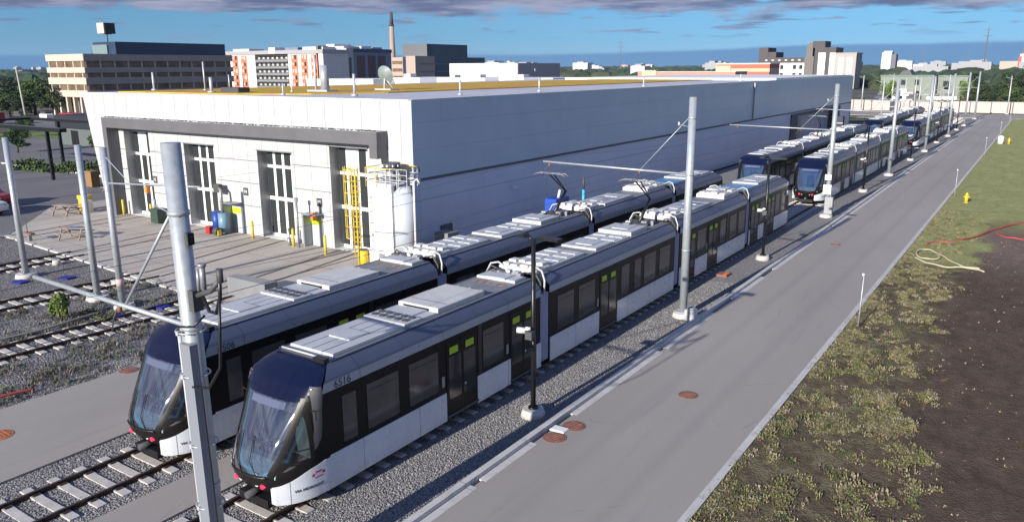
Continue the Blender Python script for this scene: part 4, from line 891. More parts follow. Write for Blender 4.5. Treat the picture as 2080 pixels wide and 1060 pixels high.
m = MB().bbox(-.25, .35, -.35, .35, -.06, .06, RUST); m.box(.1, .3, -.3, .3, .06, .07, ORANGE); tag(m.build('orange_cover', None, (-13.5, 40.4, 0)), 'orange-brown plate lying in the gravel beside tram 6516', 'plate')
m = MB().bbox(-.25, .25, -.15, .2, 0, .05, WHITE); tag(m.build('paper', None, (-11.3, 19.35, 0)), 'small white slab between two manhole covers', 'slab')
def hydrant(x, y, mm, label, hs=1):
    m = MB().cyl(0, 0, 0, .06*hs, .19*hs, mm, 14).cyl(0, 0, .06*hs, .62*hs, .12*hs, mm, 14).cyl(0, 0, .62*hs, .68*hs, .16*hs, mm, 14).tube([(0, 0, .68*hs), (0, 0, .78*hs), (0, 0, .84*hs)], .12*hs, mm, 12, True, .04*hs)
    m.tube([(-.22*hs, 0, .48*hs), (.22*hs, 0, .48*hs)], .055*hs, mm, 10).tube([(0, -.22*hs, .45*hs), (0, 0, .45*hs)], .07*hs, mm, 10)
    tag(m.build('fire_hydrant', None, (x, y, 0)), label, 'fire hydrant')
hydrant(-4.68, 73.3, YEL, 'yellow fire hydrant on the grass verge')
hydrant(-4.2, 133.2, YEL, 'small yellow hydrant far up the verge beside a white drum')
m = MB().cyl(0, 0, 0, 1.1, .38, WHITE, 16).cyl(0, 0, 1.1, 1.2, .2, GALVL, 10); tag(m.build('drum', None, (-5.2, 132.5, 0)), 'white drum standing far up the grass verge', 'drum')
for i, (x, y) in enumerate([(-5.64, 35.0), (-5.79, 76.2), (-5.9, 112.6), (-5.9, 145), (-5.9, 175)]):
    m = MB().tube([(0, 0, 0), (.03, .02, 2.3)], .022, GALVL, 6); m.box(-.03, .04, -.03, .03, 2.25, 2.35, WHITE)
    tag(m.build('marker_stake', None, (x, y, 0)), '%s thin white marker stake along the edge of the verge' % ORD[i], 'stake', 'white stakes along the verge')
def hose(name, pts, r, mm, label, z=.06):
    P = []
    for i in range(len(pts)-1):
        p0, p1, p2, p3 = [Vector(pts[max(0, min(len(pts)-1, k))]) for k in (i-1, i, i+1, i+2)]
        for q in range(8):
            t_ = q/8; P.append(.5*((2*p1)+(p2-p0)*t_+(2*p0-5*p1+4*p2-p3)*t_*t_+(3*p1-p0-3*p2+p3)*t_**3))
    P.append(Vector(pts[-1])); m = MB().tube([(p.x, p.y, z+.02*math.sin(i*.7)) for i, p in enumerate(P)], r, mm, 8); tag(m.build(name), label, 'hose')
CREAM = mat('cream_hose', (.50, .46, .32), .8); hose('hose', [(-2.05, 48.9), (-2.9, 49.1), (-3.6, 50.2), (-4.4, 51.8), (-5.1, 52.6), (-5.5, 52.0), (-5.35, 50.6), (-4.8, 49.9), (-4.2, 50.5), (-4.4, 51.7)], .042, CREAM, 'pale yellow hose looped on the grass at the edge of the bare soil')
hose('hose', [(-5.4, 49.9), (-4.6, 48.9), (-3.6, 48.4), (-2.6, 48.8), (-1.8, 48.3)], .042, CREAM, 'pale yellow hose lying straight along the edge of the bare soil')
REDH = mat('red_hose', (.40, .06, .05), .6); hose('hose', [(-5.3, 54.2), (-4.9, 55.4), (-4.0, 56.1), (-3.0, 58.2), (-2.0, 61.8), (-1.0, 64.5), (.3, 66.5), (3, 68)], .05, REDH, 'long red hose running across the grass')
hose('hose', [(-1.9, 60.0), (-1.2, 59.2), (-.3, 59.0), (.8, 58.2), (3, 57.5)], .05, REDH, 'short red hose lying on the pinkish soil')
hose('hose', [(-28.6, 6.5), (-28.3, 8.4), (-28.5, 10.2), (-28.2, 12)], .05, REDH, 'dark red hose at the edge of the weedy gravel')
hose('hose', [(-34.6, 8), (-34.8, 12), (-34.7, 15.5), (-35.0, 18.2)], .06, mat('grey_hose', (.28, .27, .26), .7), 'thick grey cable lying beside the curving track')

# blades and tufts
def tufts(name, pts, h, mats_, label, nb=6, spread=.1, cat='grass'):
    me = MB(); rnd = random.Random(3)
    for (x, y, z, s) in pts:
        mm = mats_[rnd.randrange(len(mats_))]
        for k in range(nb):
            a = rnd.uniform(0, 2*PI); d = rnd.uniform(0, spread)*s; bx, by = x+math.cos(a)*d, y+math.sin(a)*d; hh = h*s*rnd.uniform(.5, 1.1); le = rnd.uniform(.3, 1.1)*hh
            a2 = a+rnd.uniform(-.7, .7); w0 = .007*s+.007; px, py = -math.sin(a2)*w0, math.cos(a2)*w0
            mx, my = bx+math.cos(a2)*le*.4, by+math.sin(a2)*le*.4
            b0 = len(me.v); me.v += [(bx-px, by-py, z-.02), (bx+px, by+py, z-.02), (mx+px, my+py, z+hh*.7), (mx-px, my-py, z+hh*.7), (bx+math.cos(a2)*le, by+math.sin(a2)*le, z+hh*.8)]
            k_ = me.m(mm); me.f += [(b0, b0+1, b0+2, b0+3), (b0+3, b0+2, b0+4)]; me.mi += [k_, k_]; me.sm += [False, False]
    return tag(me.build(name), label, cat, None, 'stuff')
GR = [mat('blade_olive', (.15, .15, .06), .8), mat('blade_green', (.07, .10, .035), .8), mat('blade_straw', (.30, .26, .17), .85), mat('blade_yellow', (.21, .19, .08), .85), mat('blade_brown', (.15, .11, .08), .85)]
rnd = random.Random(11); P = []
def fbm(x, y): return (math.sin(x*1.7+y*.9+1.3)+math.sin(x*.8-y*1.9)+math.sin(x*3.3+y*2.3)*.6+math.sin(y*4.1-x*2.7)*.5+math.sin(x*6.1+y*5.3)*.35)/3.4
while len(P) < 9500:
    y = 9+rnd.random()**1.5*60; bx = -1.2-max(0, min(1, (y-20)/16))*1.9+.5*math.sin(y*.9)+.35*math.sin(y*2.3)
    x = rnd.uniform(-6.04, bx)
    f = fbm(x*2.1, y*1.3)*.7+fbm(x*.7, y*.45)*.5
    edge = max(0, 1-(x+6.05)/.35); q = .10+1.5*f+edge*.5
    if y > 48: q -= .1
    if rnd.random() < max(.03, q): P.append((x, y, vz(x, y), rnd.uniform(.5, 1.15)*(1.0 if y < 45 else .8)))
tufts('grass_tufts', P, .085, GR+[GR[0], GR[2], GR[3]], 'patchy olive and straw coloured grass tufts covering the verge beside the road', 17, .2)
P = []
for i in range(800):
    y = 12+rnd.random()**1.3*46; x = -3+8*rnd.random()**1.4; P.append((x, y, vz(x, y), rnd.uniform(.2, .5)))
tufts('straw_bits', P, .10, [GR[2], GR[4], mat('straw_pale', (.45, .38, .28), .9)], 'bits of pale straw scattered over the dark bare soil', 4, .12, 'straw')
P = []
while len(P) < 3000:
    y = rnd.uniform(5, 23.5); x = rnd.uniform(-39, -27.7); d = min(abs(x+33.1), abs(x+40))
    if d < .9: continue
    if rnd.random() < .35+.8*fbm(x*.9, y*1.1)+(.4 if x > -29.5 else 0): P.append((x, y, -.07, rnd.uniform(.4, 1.2)))
tufts('weeds', P, .20, [mat('weed_grey', (.22, .205, .18), .9), mat('weed_green', (.10, .125, .06), .9), mat('weed_brown', (.16, .13, .105), .9), mat('weed_dark', (.08, .08, .065), .9)], 'scrubby grey-green weeds growing in the gravel left of the side path', 6, .16, 'weeds')
# loose stones on the nearer ballast
me = MB(); st = [mat('stone_a', (.16, .155, .155), .9), mat('stone_b', (.22, .215, .21), .9), mat('stone_c', (.30, .295, .285), .9), mat('stone_d', (.11, .106, .106), .9)]
def stones(n, fx, fy, zb, s0=.024):
    for i in range(n):
        x, y = fx(), fy(); s = rnd.uniform(.6, 1.35)*s0; a = rnd.uniform(0, PI); c_, s_ = math.cos(a)*s, math.sin(a)*s; h_ = s*rnd.uniform(.7, 1.2); mm = st[rnd.choice((0, 0, 1, 1, 2, 3))]; b0 = len(me.v); k = me.m(mm); tx, ty = rnd.uniform(-.4, .4)*s, rnd.uniform(-.4, .4)*s
        me.v += [(x+c_, y+s_, zb), (x-s_, y+c_, zb), (x-c_*1.2, y-s_, zb), (x+s_, y-c_*.8, zb), (x+tx+c_*.5, y+ty+s_*.5, zb+h_), (x+tx-c_*.5, y+ty+c_*.4, zb+h_*.85)]
        for q in ((0, 1, 4), (1, 5, 4), (1, 2, 5), (2, 3, 5), (3, 4, 5), (3, 0, 4)): me.f.append(tuple(b0+j for j in q)); me.mi.append(k); me.sm.append(False)
stones(26000, lambda: rnd.uniform(-14.4, -11.85), lambda: 9+30*rnd.random()**1.6, -.062)
stones(9000, lambda: rnd.choice((rnd.uniform(-22.3, -18.5), rnd.uniform(-16.9, -14.2))), lambda: rnd.uniform(7.3, 13.5), -.062)
tag(me.build('ballast_stones'), 'loose grey ballast stones beside the tracks', 'stones', None, 'stuff')

# foliage
def leafcloud(m, cx, cy, cz, rx, ry, rz_, n, size, mats_, rnd, clumps=9):
    cl = []
    for i in range(clumps):
        a, b_ = rnd.uniform(0, 2*PI), rnd.uniform(-.7, 1); r_ = rnd.uniform(.35, .8); cl.append((math.cos(a)*r_*math.sqrt(max(0, 1-b_*b_*.8)), math.sin(a)*r_*math.sqrt(max(0, 1-b_*b_*.8)), b_*r_, rnd.uniform(.28, .5), rnd.choice(mats_)))
    for i in range(n):
        c_ = rnd.choice(cl); a, b_ = rnd.uniform(0, 2*PI), rnd.uniform(-1, 1); q = c_[3]*rnd.random()**.4; rr = math.sqrt(1-b_*b_)*q
        x, y, z = cx+rx*(c_[0]+math.cos(a)*rr), cy+ry*(c_[1]+math.sin(a)*rr), cz+rz_*(c_[2]+b_*q)
        u = Vector((rnd.gauss(0, 1), rnd.gauss(0, 1), rnd.gauss(0, .7))).normalized(); v = u.orthogonal().normalized(); v = (v*math.cos(a)+u.cross(v)*math.sin(a)); w2 = u.cross(v); s = size*rnd.uniform(.6, 1.3); p = Vector((x, y, z))
        mm = c_[4] if rnd.random() < .75 else rnd.choice(mats_); m.face([p-v*s, p-w2*s*.7, p+v*s, p+w2*s*.7], mm)
LEAF = {'dark': [mat('leaf_dark', (.022, .045, .018), .8), mat('leaf_deep', (.035, .065, .022), .8), mat('leaf_olive', (.06, .075, .025), .8)],
        'mid': [mat('leaf_mid', (.05, .10, .025), .8), mat('leaf_fresh', (.08, .14, .03), .8), mat('leaf_dark', (0, 0, 0))],
        'light': [mat('leaf_light', (.14, .22, .04), .8), mat('leaf_fresh', (0, 0, 0)), mat('leaf_yellowish', (.20, .22, .06), .8)]}
BARK = mat('bark', (.09, .07, .055), .9)
TREES = {}
def tree(x, y, h, wd, kind, label, seed=0, group=None, z=-.15):
    key = (kind, seed)
    if key not in TREES:
        r = random.Random(seed+hash(kind) % 97 if False else seed*7+len(kind)); t_ = MB(); t_.tube([(0, 0, -.3), (.05, .02, 3.2), (0, .1, 6.5)], .3, BARK, 8, True, .08)
        for i in range(7):
            a = i*2.4; z0 = 2.4+i*.5; t_.tube([(0, 0, z0), (math.cos(a)*1.4, math.sin(a)*1.4, z0+1.2), (math.cos(a)*2.4, math.sin(a)*2.4, z0+2.4)], .09, BARK, 5, True, .03)
        cr = MB(); leafcloud(cr, 0, 0, 5.8, 3.6, 3.6, 4.0, 3000, .22, LEAF[kind], r, 13); leafcloud(cr, 0, 0, 3.4, 3.2, 3.2, 1.9, 900, .22, LEAF[kind], r, 6)
        TREES[key] = (t_.mesh('trunk'), cr.mesh('crown'))
    e_ = empty('tree', (x, y, z), label, 'tree', group, seed*1.3+x)
    for nme, me_ in zip(('trunk', 'crown'), TREES[key]): o = bpy.data.objects.new(nme, me_); C.objects.link(o); o.parent = e_
    e_.scale = (wd/7.2, wd/7.2, h/9.6); return e_
e_ = empty('bush', (-35.6, 16.7, -.07), 'bright green bush growing in the gravel between the tracks', 'bush'); m = MB()
for i in range(6): m.tube([(0, 0, 0), (.25*math.cos(i), .25*math.sin(i), .9)], .02, BARK, 5)
m.build('stem', e_); m = MB(); leafcloud(m, 0, 0, .65, .5, .5, .65, 2400, .055, LEAF['light'], rnd, 12); m.build('foliage', e_)
m = MB(); leafcloud(m, .9, 1.1, .12, 1.3, 1.0, .18, 900, .045, [GR[0], GR[1], GR[4]], rnd, 8); tag(m.build('low_shrub', None, (-35.6, 16.7, -.07)), 'low straggling plant beside the bright green bush', 'plant')

# ------------------------------------------------------------------ left surroundings
# black steel canopy frame
cn = empty('canopy', (-83.5, 40.4, 0), 'black steel canopy frame beyond the parking yard', 'canopy')
m = MB(); 
for (x, y, h) in ((0, 0, 5.0), (-14.8, 8.6, 5.0), (-21, -2, 5), (-9.5, -3.5, 5)): m.box(x-.14, x+.14, y-.14, y+.14, -.1, h, BLACK)
m.build('post', cn); MB().box(-26, 3.2, -.35, .35, 4.9, 5.25, BLACK).box(-26, 3.2, 8.3, 8.9, 4.9, 5.2, BLACK).box(-21.2, -20.8, -.3, 8.6, 4.95, 5.2, BLACK).build('beam', cn)
MB().face([(-26, -.4, 5.27), (3.2, -.4, 5.27), (3.2, .4, 5.27), (-26, .4, 5.27)], mat('canopy_top_green', (.10, .13, .10), .7)).build('roof_strip', cn)
def block_thing(name, label, cat, loc, boxes, group=None):
    e_ = empty(name, loc, label, cat, group)
    for (nm, x0, x1, y0, y1, z0, z1, mm) in boxes: MB().box(x0, x1, y0, y1, z0, z1, mm).build(nm, e_)
    return e_
DBR = mat('dark_brown_wall', (.05, .045, .045), .7)
block_thing('low_black_building', 'low dark building with a flat roof right of the canopy frame', 'building', (-122, 62, -.1), [('wall', -2.2, 14, 0, 16, 0, 2.6, mat('grey_green_wall', (.10, .12, .12), .7)), ('roof', -2.6, 14.4, -.4, 16.4, 2.6, 4.4, mat('near_black_roof', (.015, .018, .028), .6)), ('door', 1, 3, -.03, 0, 0, 2.2, BLACK)])
block_thing('storage_hut', 'brown shed behind the left corner of the hall', 'shed', (-73.5, 42.6, -.1), [('wall', -1.6, 6, 0, 4, 0, 3.2, DBR), ('roof', -1.8, 6.2, -.3, 4.2, 3.2, 3.4, mat('greenish_roof', (.15, .22, .22), .6)), ('door', -.5, .6, -.03, 0, 0, 2.2, mat('brown_door', (.22, .13, .07), .7))])
m = MB().bbox(-.55, .55, -.4, .4, 0, 1.5, mat('brown_bin', (.25, .15, .06), .7)); m.cyl(-1.0, 0, 0, 1.3, .3, YEL, 12); tag(m.build('equipment_box', None, (-75.3, 40.0, 0)), 'brown and yellow box beside the shed at the hall corner', 'box')
# hedge with small fence posts
m = MB(); r_ = random.Random(5)
for i in range(5200):
    q = r_.random(); x, y = lerp(-96, -70, q)+r_.uniform(-.9, .9), lerp(42.6, 49.2, q)+r_.uniform(-1, 1); z = r_.uniform(0, 1.25)*(.7+.3*math.sin(q*23)); u = Vector((r_.gauss(0, 1), r_.gauss(0, 1), r_.gauss(0, 1))).normalized(); v = u.orthogonal().normalized()*.13; w2 = u.cross(v); p = Vector((x, y, z)); m.face([p-v, p-w2, p+v, p+w2], r_.choice(LEAF['mid'][:2]+LEAF['dark'][1:]))
tag(m.build('hedge'), 'low green hedge behind the far kerb of the parking yard', 'hedge')
for i in range(7):
    x, y = -95+i*4.2, 44.9+.1*i; m = MB().cyl(0, 0, 0, 1.5, .05, DGREY, 8); tag(m.build('fence_post', None, (x, y, 0)), 'thin dark post standing along the hedge', 'post', 'thin posts along the hedge')
def car(x, y, rz, paint, label):
    e_ = empty('parked_car', (x, y, 0), label, 'car', None, rz); gl = mat('car_glass', (.02, .025, .03), .08)
    prof = [(-2.2, .35), (-2.25, .75), (-2.1, .98), (-1.55, 1.05), (-.95, 1.50), (.75, 1.52), (1.45, 1.05), (2.1, .92), (2.25, .7), (2.2, .35)]
    m = MB(); rows = []
    for s, inset in ((-.88, .0), (-.80, .05), (.80, .05), (.88, 0)):
        rows.append([(px, (s if pz < 1.1 else s*.82), pz+(.04 if abs(s) < .85 and pz > .9 else 0)) for (px, pz) in prof])
    m.grid(rows, paint, False); m.face([(p[0], -.88 if p[1] < 1.1 else -.72, p[1]) for p in prof][::-1], paint); m.face([(p[0], .88 if p[1] < 1.1 else .72, p[1]) for p in prof], paint); m.box(-2.1, 2.1, -.8, .8, .25, .4, BLACK)
    m.build('body', e_)
    for s in (-1, 1): MB().prism([(-1.4, 1.08), (-.92, 1.43), (.7, 1.45), (1.3, 1.08)], 'y', s*.80, s*.86, gl).build('side_glass', e_)
    MB().prism([(-.78, 1.52), (.78, 1.52), (.86, 1.10), (-.86, 1.10)][::-1], 'x', 1.0, 1.08, gl).build('windshield', e_)
    for px in (-1.4, 1.4):
        for s in (-1, 1): w = MB().tube([(px, s*.70, .32), (px, s*.90, .32)], .33, RUBBER, 18).build('wheel', e_); MB().tube([(px, s*.89, .32), (px, s*.915, .32)], .2, GALVL, 14).build('rim', w)
    for s in (-1, 1): MB().box(2.12, 2.26, s*.55, s*.8, .68, .84, LENS).build('headlight', e_); MB().box(-2.27, -2.15, s*.55, s*.82, .72, .9, mat('car_tail_red', (.4, .02, .02), .3)).build('tail_light', e_)
    return e_
car(-67.9, 26.7, .42, mat('car_white', (.7, .72, .74), .3, 0, .5, .5), 'white car at the left edge of the picture, only its end in view')
car(-72.0, 29.0, .42, mat('car_red', (.5, .02, .02), .3, 0, .5, .5), 'red car just behind the white car at the left edge')
# street pole, far red cars, trees
m = MB().tube([(0, 0, -.2), (-.6, -.3, 11.2)], .22, mat('concrete_pole', (.42, .41, .37), .8), 10, True, .13); m.tube([(-.55, -.3, 10.6), (.6, .8, 10.9)], .05, GREYM, 6)
tag(m.build('street_pole', None, (-166.9, 77.3, 0)), 'tall pale leaning utility pole at the far left', 'pole')
for i, (x, y) in enumerate([(-181, 77), (-162, 84)]):
    m = MB().bbox(-3.2, 3.2, -1.2, 1.2, .6, 2.5, mat('dull_red', (.28, .02, .03), .6)).box(-2.8, 2.8, -1, 1, 0, .6, DGREY); tag(m.build('red_container', None, (x, y, 0)), ['red truck body far left beyond the canopy', 'red truck body right of the tall leaning pole'][i], 'container')
for i in range(9):
    x, y = -205+i*7.5, 82+i*2.2; m = MB().bbox(-1.6, 1.6, -.8, .8, .3, 1.3, [GREYM, DGREY, WHITE, DBR][i % 4], .2).box(-1.2, 1.0, -.75, .75, 1.3, 1.75, DGREY)
    if i not in (3, 5): tag(m.build('distant_car', None, (x, y+6, -.1)), 'small parked car far off on the street in front of the tan office block', 'car', 'small cars on the far street')
sheet('far_street', -235, -150, 78, 92, -.02, YARD, .1)
b = MB().prism([(-160, 52), (-112, 52), (-100, 70), (-150, 80)], 'z', -.2, -.08, mat('lawn_green', (.12, .17, .04), .95, var=(.3, .3))); struct(b, 'lawn')
k = 0
for (x, y, h, wd, kd) in [(-222, 104, 9, 12, 'dark'), (-213, 101, 8.6, 10, 'mid'), (-206, 103, 9.4, 10, 'dark'), (-200, 99, 8.2, 8, 'dark'), (-196, 101, 7.4, 8, 'dark'), (-232, 108, 8.5, 12, 'dark'), (-213, 95, 5.5, 7, 'mid'), (-205, 94.5, 5, 6, 'dark'), (-226, 96, 6, 8, 'dark')]:
    tree(x, y, h, wd, kd, ['dark rounded tree at the far left edge', 'mid green tree left of the tan office block', 'tall dark tree left of the tan office block', 'dark tree close to the tan office block', 'dark tree touching the left end of the tan office block', 'dark tree furthest left behind the street', 'low mid green tree in front of the taller dark ones', 'low dark tree by the street left of the office block', 'low dark tree at the far left by the street'][k], k % 4, 'trees left of the tan office block'); k += 1
for i, (x, y) in enumerate([(-143, 66), (-100.5, 55), (-116, 52)]): tree(x, y, 3.6, 3.4, 'mid', ['young tree on the lawn beyond the canopy frame', 'young tree in front of the low dark building', 'young tree on the lawn behind the hedge'][i], i, None)
# ------------------------------------------------------------------ tan office block
TAN = mat('tan_concrete', (.56, .47, .38), .85, var=(.07, .3)); TANW = mat('bronze_glass', (.16, .11, .07), .3, 0, .5, var=(.6, .4)); TAN_SHADED = mat('tan_concrete_shaded', (.37, .33, .30), .85, var=(.1, .2)); NAVYR = mat('navy_metal', (.035, .06, .11), .4, .2)
of = empty('office_block', (-182.7, 98.5, 0), 'tan concrete office block with long window bands and a dark blue upper storey', 'office building')
X0, X1, Y1 = -16.6, 0, 40
m = MB()
for (z0, z1) in ((12.86, 14.35), (10.2, 11.39), (7.6, 9.12), (4.74, 6.24)): m.box(X0, X1, 0, Y1, z0, z1, TAN)
for x in range(6): m.box(X0+.3+x*3.15, X0+.9+x*3.15, .1, 1, 0, 4.74, TAN)
m.box(X0+3, X1-1.2, 3, Y1-2, 0, 4.8, mat('lobby_white', (.5, .5, .48), .6)); m.build('wall', of)
for (z0, z1) in ((11.39, 12.86), (9.12, 10.2), (6.24, 7.6)):
    w = MB().box(X0+.5, X1-.35, .35, Y1-.4, z0, z1, TANW); o = w.build('window_band', of); q = MB()
    for i in range(5): q.box(X0+.5+i*3.6, X0+.8+i*3.6, .3, .36, z0, z1, TAN)
    for i in range(12): q.box(X1-.36, X1-.3, .5+i*3.4, .85+i*3.4, z0, z1, TAN)
    q.build('mullion', o)
m = MB(); m.box(-9.5, 0, 8, 38, 14.35, 17.2, NAVYR); m.prism([(-9.5, 14.35), (-10.6, 14.35), (-9.5, 17.2)], 'y', 8, 38, NAVYR); m.box(-9.4, -3, 7.6, 8, 14.4, 16.6, mat('greyish_glass', (.18, .24, .24), .2)); m.build('upper_storey', of)
for i, (z0, z1) in enumerate(((12.86, 14.35), (10.2, 11.39), (7.6, 9.12), (4.74, 6.24))): MB().box(0, .12, .05, Y1-.1, z0+.02, z1-.02, TAN_SHADED).build('shaded_side_panel', of)  # shaded east face: darker tone laid over the tan bands
MB().box(X0, 0, 0, Y1, 14.35, 14.4, GREYM).build('roof', of)
sg = empty('rooftop_sign', (-188.3, 108, 17.0), 'cube-shaped sign on a mast above the tan office block', 'sign')
MB().box(-1.9, 1.0, -1.2, 1.2, 2.2, 4.6, mat('sign_pinkish', (.62, .50, .42), .6)).box(1.0, 1.7, -1.2, 1.2, 2.1, 4.55, BLACK).build('cube', sg); MB().tube([(0, 0, .1), (0, 0, 2.2)], .14, DGREY, 6).tube([(-1, 0, 2.1), (2.2, 0, 2.0)], .08, DGREY, 5).build('mast', sg)
# ------------------------------------------------------------------ apartments behind the roof
GRB = mat('grey_brown', (.16, .15, .14), .8); AW = mat('apartment_white', (.62, .61, .60), .8, var=(.06, .2)); AO = mat('apartment_orange', (.52, .17, .08), .8, var=(.15, .3)); AG = mat('apartment_grey', (.20, .20, .20), .8, var=(.1, .2)); AD = mat('apartment_dark', (.055, .055, .06), .6); AB = mat('apartment_blue_grey', (.17, .21, .29), .6); WIN = mat('window_dark', (.04, .045, .05), .15); WLT = mat('window_blind', (.45, .45, .43), .6)
ap = empty('apartment_block', (-308, 230, 0), 'long six storey apartment block with white bays, orange window columns and a balcony section', 'apartment building')
m = MB(); m.box(0, 20, 0, 14, 0, 16.9, AW).box(20, 41, 1.2, 14, 0, 16.6, AG).box(41, 62, 0, 14, 0, 16.9, AW); m.build('wall', ap)
m = MB(); m.box(-.3, 62.3, -.4, 14.4, 16.9, 18.4, mat('attic_grey', (.34, .34, .35), .7)); m.box(3, 14, 2, 10, 18.4, 19.4, AW).box(30, 34, -.6, 6, 17.2, 19.6, WHITE).box(36, 44, 3, 10, 18.4, 19.5, AB).box(48, 60, 2, 9, 18.4, 19.6, AW); m.build('roof', ap)
for (x0, n) in ((2.6, 2), (43.2, 3)):
    for i in range(n):
        xa = x0+i*5.9+(2.2 if n == 2 else 0); c_ = MB().box(xa, xa+3.7, -.12, 0, 0, 16.5, AO).build('window_column', ap); q = MB()
        for f in range(6): MB().box(xa+1.9, xa+3.0, -.18, -.12, .9+f*2.75, 2.6+f*2.75, WIN if (f+i) % 3 else WLT).build('window', c_); MB().box(xa+.5, xa+1.3, -.17, -.12, 1.2+f*2.75, 2.4+f*2.75, WLT).build('window', c_)
for f in range(6):
    q = MB().box(20.3, 40.7, -.2, 1.2, 2.75*f+2.35, 2.75*f+2.6, AD).box(20.3, 40.7, -.2, -.1, 2.75*f, 2.75*f+.9, GREYM).box(20.3, 40.7, 1.0, 1.2, 2.75*f+.9, 2.75*f+2.35, AD); b_ = q.build('balcony', ap); q = MB()
    for i in range(7): MB().box(21+i*2.9, 22.3+i*2.9, .9, 1.0, 2.75*f+1.1, 2.75*f+2.1, WLT).build('window', b_)
a2 = empty('apartment_wing', (-247.9, 245, 0), 'taller apartment wing with a pale end, a side toned blue-grey for shade, navy eaves and dark red window strips', 'apartment building')
m = MB(); m.box(-5.8, 0, 0, 4, 0, 19.2, mat('apartment_pale', (.42, .41, .41), .8)).box(-9, -5.8, 1, 10, 0, 18.6, AW).box(-12, 0, 4, 27.5, 0, 17.6, AB); m.build('wall', a2)  # blue-grey box is the east face, its shade put into the colour
MB().box(-12.2, .25, 3.9, 27.8, 17.6, 19.0, NAVYR).box(-12, -2, 0.5, 10, 19.2, 20.0, AW).box(-8, -3, 12, 18, 19.0, 20.2, WHITE).box(-9, -4, 20, 26, 19.0, 19.9, GREYM).box(-14, -9, 2, 12, 19, 21, AW).build('roof', a2)
for y0 in (6, 12.6, 18.9): MB().box(0, .15, y0, y0+4.6, 0, 16.2, mat('dark_red_brown', (.12, .06, .06), .6)).build('window_strip', a2)
MB().box(0, .12, 1.2, 2.6, 3, 15.5, WIN).build('window_strip', a2)
for i in range(6): MB().box(-9.6, -8.2, .4, 1, .8+i*2.9, 2.6+i*2.9, AD).build('balcony', a2)
MB().box(58.0, 59.3, .0, 5.4, 0, 19.9, GRB).build('shaded_end_wall', ap)  # east end of the block, its shade put into the dark colour
m = MB().tube([(0, 0, 0), (0, 0, 36)], 2.2, mat('chimney_tan', (.38, .29, .24), .85, var=(.08, .1)), 16, True, 1.35); m.tube([(0, 0, 36), (0, 0, 44.5)], 1.35, mat('chimney_dark', (.08, .06, .06), .8), 14, True, .8); m.tube([(0, 0, 36.3), (0, 0, 36.9)], 1.7, DGREY, 14); tag(m.build('chimney', None, (-344.4, 380, 0)), 'tall tan brick chimney with a dark top rising behind the apartments', 'chimney')
dk = empty('dark_office', (-283, 330, 0), 'stepped navy glass office building with a tan left end', 'office building')
DG = mat('navy_glass', (.035, .05, .085), .25, 0, .5, var=(.3, .05)); PINKT = mat('pinkish_tan', (.42, .33, .28), .8)
MB().box(-17, -9, 0, 16, 0, 16.6, PINKT).box(-6.5, 0, -.3, 16, 2, 17.2, PINKT).build('tan_wall', dk); MB().box(-17.2, -.1, .5, 63, 0, 16.7, DG).box(-17.5, -.15, 10, 46, 16.7, 23.6, DG).box(-17.5, -.15, 9.8, 10, 16.9, 23.7, mat('slate', (.13, .14, .15), .5)).build('tower', dk)
for i in range(3): MB().box(-.1, .12, 4, 63, 4.6+i*4.1, 5.1+i*4.1, mat('floor_band_grey', (.16, .17, .20), .6)).build('floor_band', dk)
for i in range(3): MB().box(-16.6, -9.4, -.06, 0, 5.2+i*3.9, 6.9+i*3.9, TANW).build('window_band', dk)
wh = empty('white_warehouse', (-205, 260, 0), 'large windowless white box of a building with its shaded right side toned grey', 'warehouse'); MB().box(0, 33, 0, 30, 0, 12.6, WHITE).build('wall', wh); MB().box(33, 33.25, .2, 32, 0, 12.55, mat('white_side_shaded', (.32, .33, .36), .7)).build('side_wall', wh); MB().tube([(33.2, 12, 9.9), (33.8, 12, 9.9)], .6, WHITE, 10).build('vent', wh)  # right side of the white box, shade painted as grey
lw_ = empty('low_white_building', (-182, 200, 0), 'long low white building with grey panels behind the sedum roof', 'building')
MB().box(0, 62, 0, 20, 0, 7.9, WHITE).build('wall', lw_)
for (a, b_) in ((12, 19), (38, 43), (52, 58)): MB().box(a, b_, -.15, 0, 0, 8.0, mat('bluish_panel', (.24, .26, .33), .6)).build('panel', lw_)
for (a, b_, z) in ((2.5, 5.5, 1.2), (30, 34, 1.0), (46, 50, 1.0), (22, 24, .9)): MB().bbox(a, b_, 3, 6, 7.9, 7.9+z, GALVL).build('roof_unit', lw_)
l2 = empty('low_white_annexe', (-218, 190, 0), 'low white shed in front of the apartment wing', 'building'); MB().box(6, 37, 0, 20, 0, 7.3, WHITE).build('wall', l2); MB().box(6, 37, 0, 20, 7.3, 7.5, WHITE).build('roof', l2)
te = empty('terracotta_building', (-118, 330, 0), 'terracotta and cream low building behind the roof', 'building'); TC_ = mat('terracotta', (.45, .14, .09), .8); CR = mat('cream_wall', (.62, .46, .32), .8)
MB().box(0, 22, 0, 14, 0, 10.2, CR).build('wall', te); MB().box(-.2, 22, -.2, 14, 10.2, 11.8, TC_).box(-.3, 22.2, -.3, 14, 11.8, 12.2, WHITE).box(5, 22, -.3, 0, 7.6, 8.8, TC_).build('roof', te); MB().box(-.3, 6, -.5, 0, 0, 11.2, CR).build('bay', te)
pk_ = empty('pink_shed', (-140, 300, 0), 'long low salmon-coloured shed behind the sedum roof', 'building'); MB().box(0, 40, 0, 14, 0, 8.9, mat('salmon', (.55, .26, .19), .8)).build('wall', pk_); MB().box(2, 8, -.4, 0, 0, 9.6, CR).build('bay', pk_); MB().box(-.2, 40.2, -.2, 14, 8.9, 9.1, AW).build('roof', pk_)
cx_ = empty('residential_complex', (-127.5, 420, 0), 'white gabled block with dark roofs joined to taller dark and white towers', 'apartment building')
DRK = mat('charcoal_brown', (.085, .075, .08), .8)
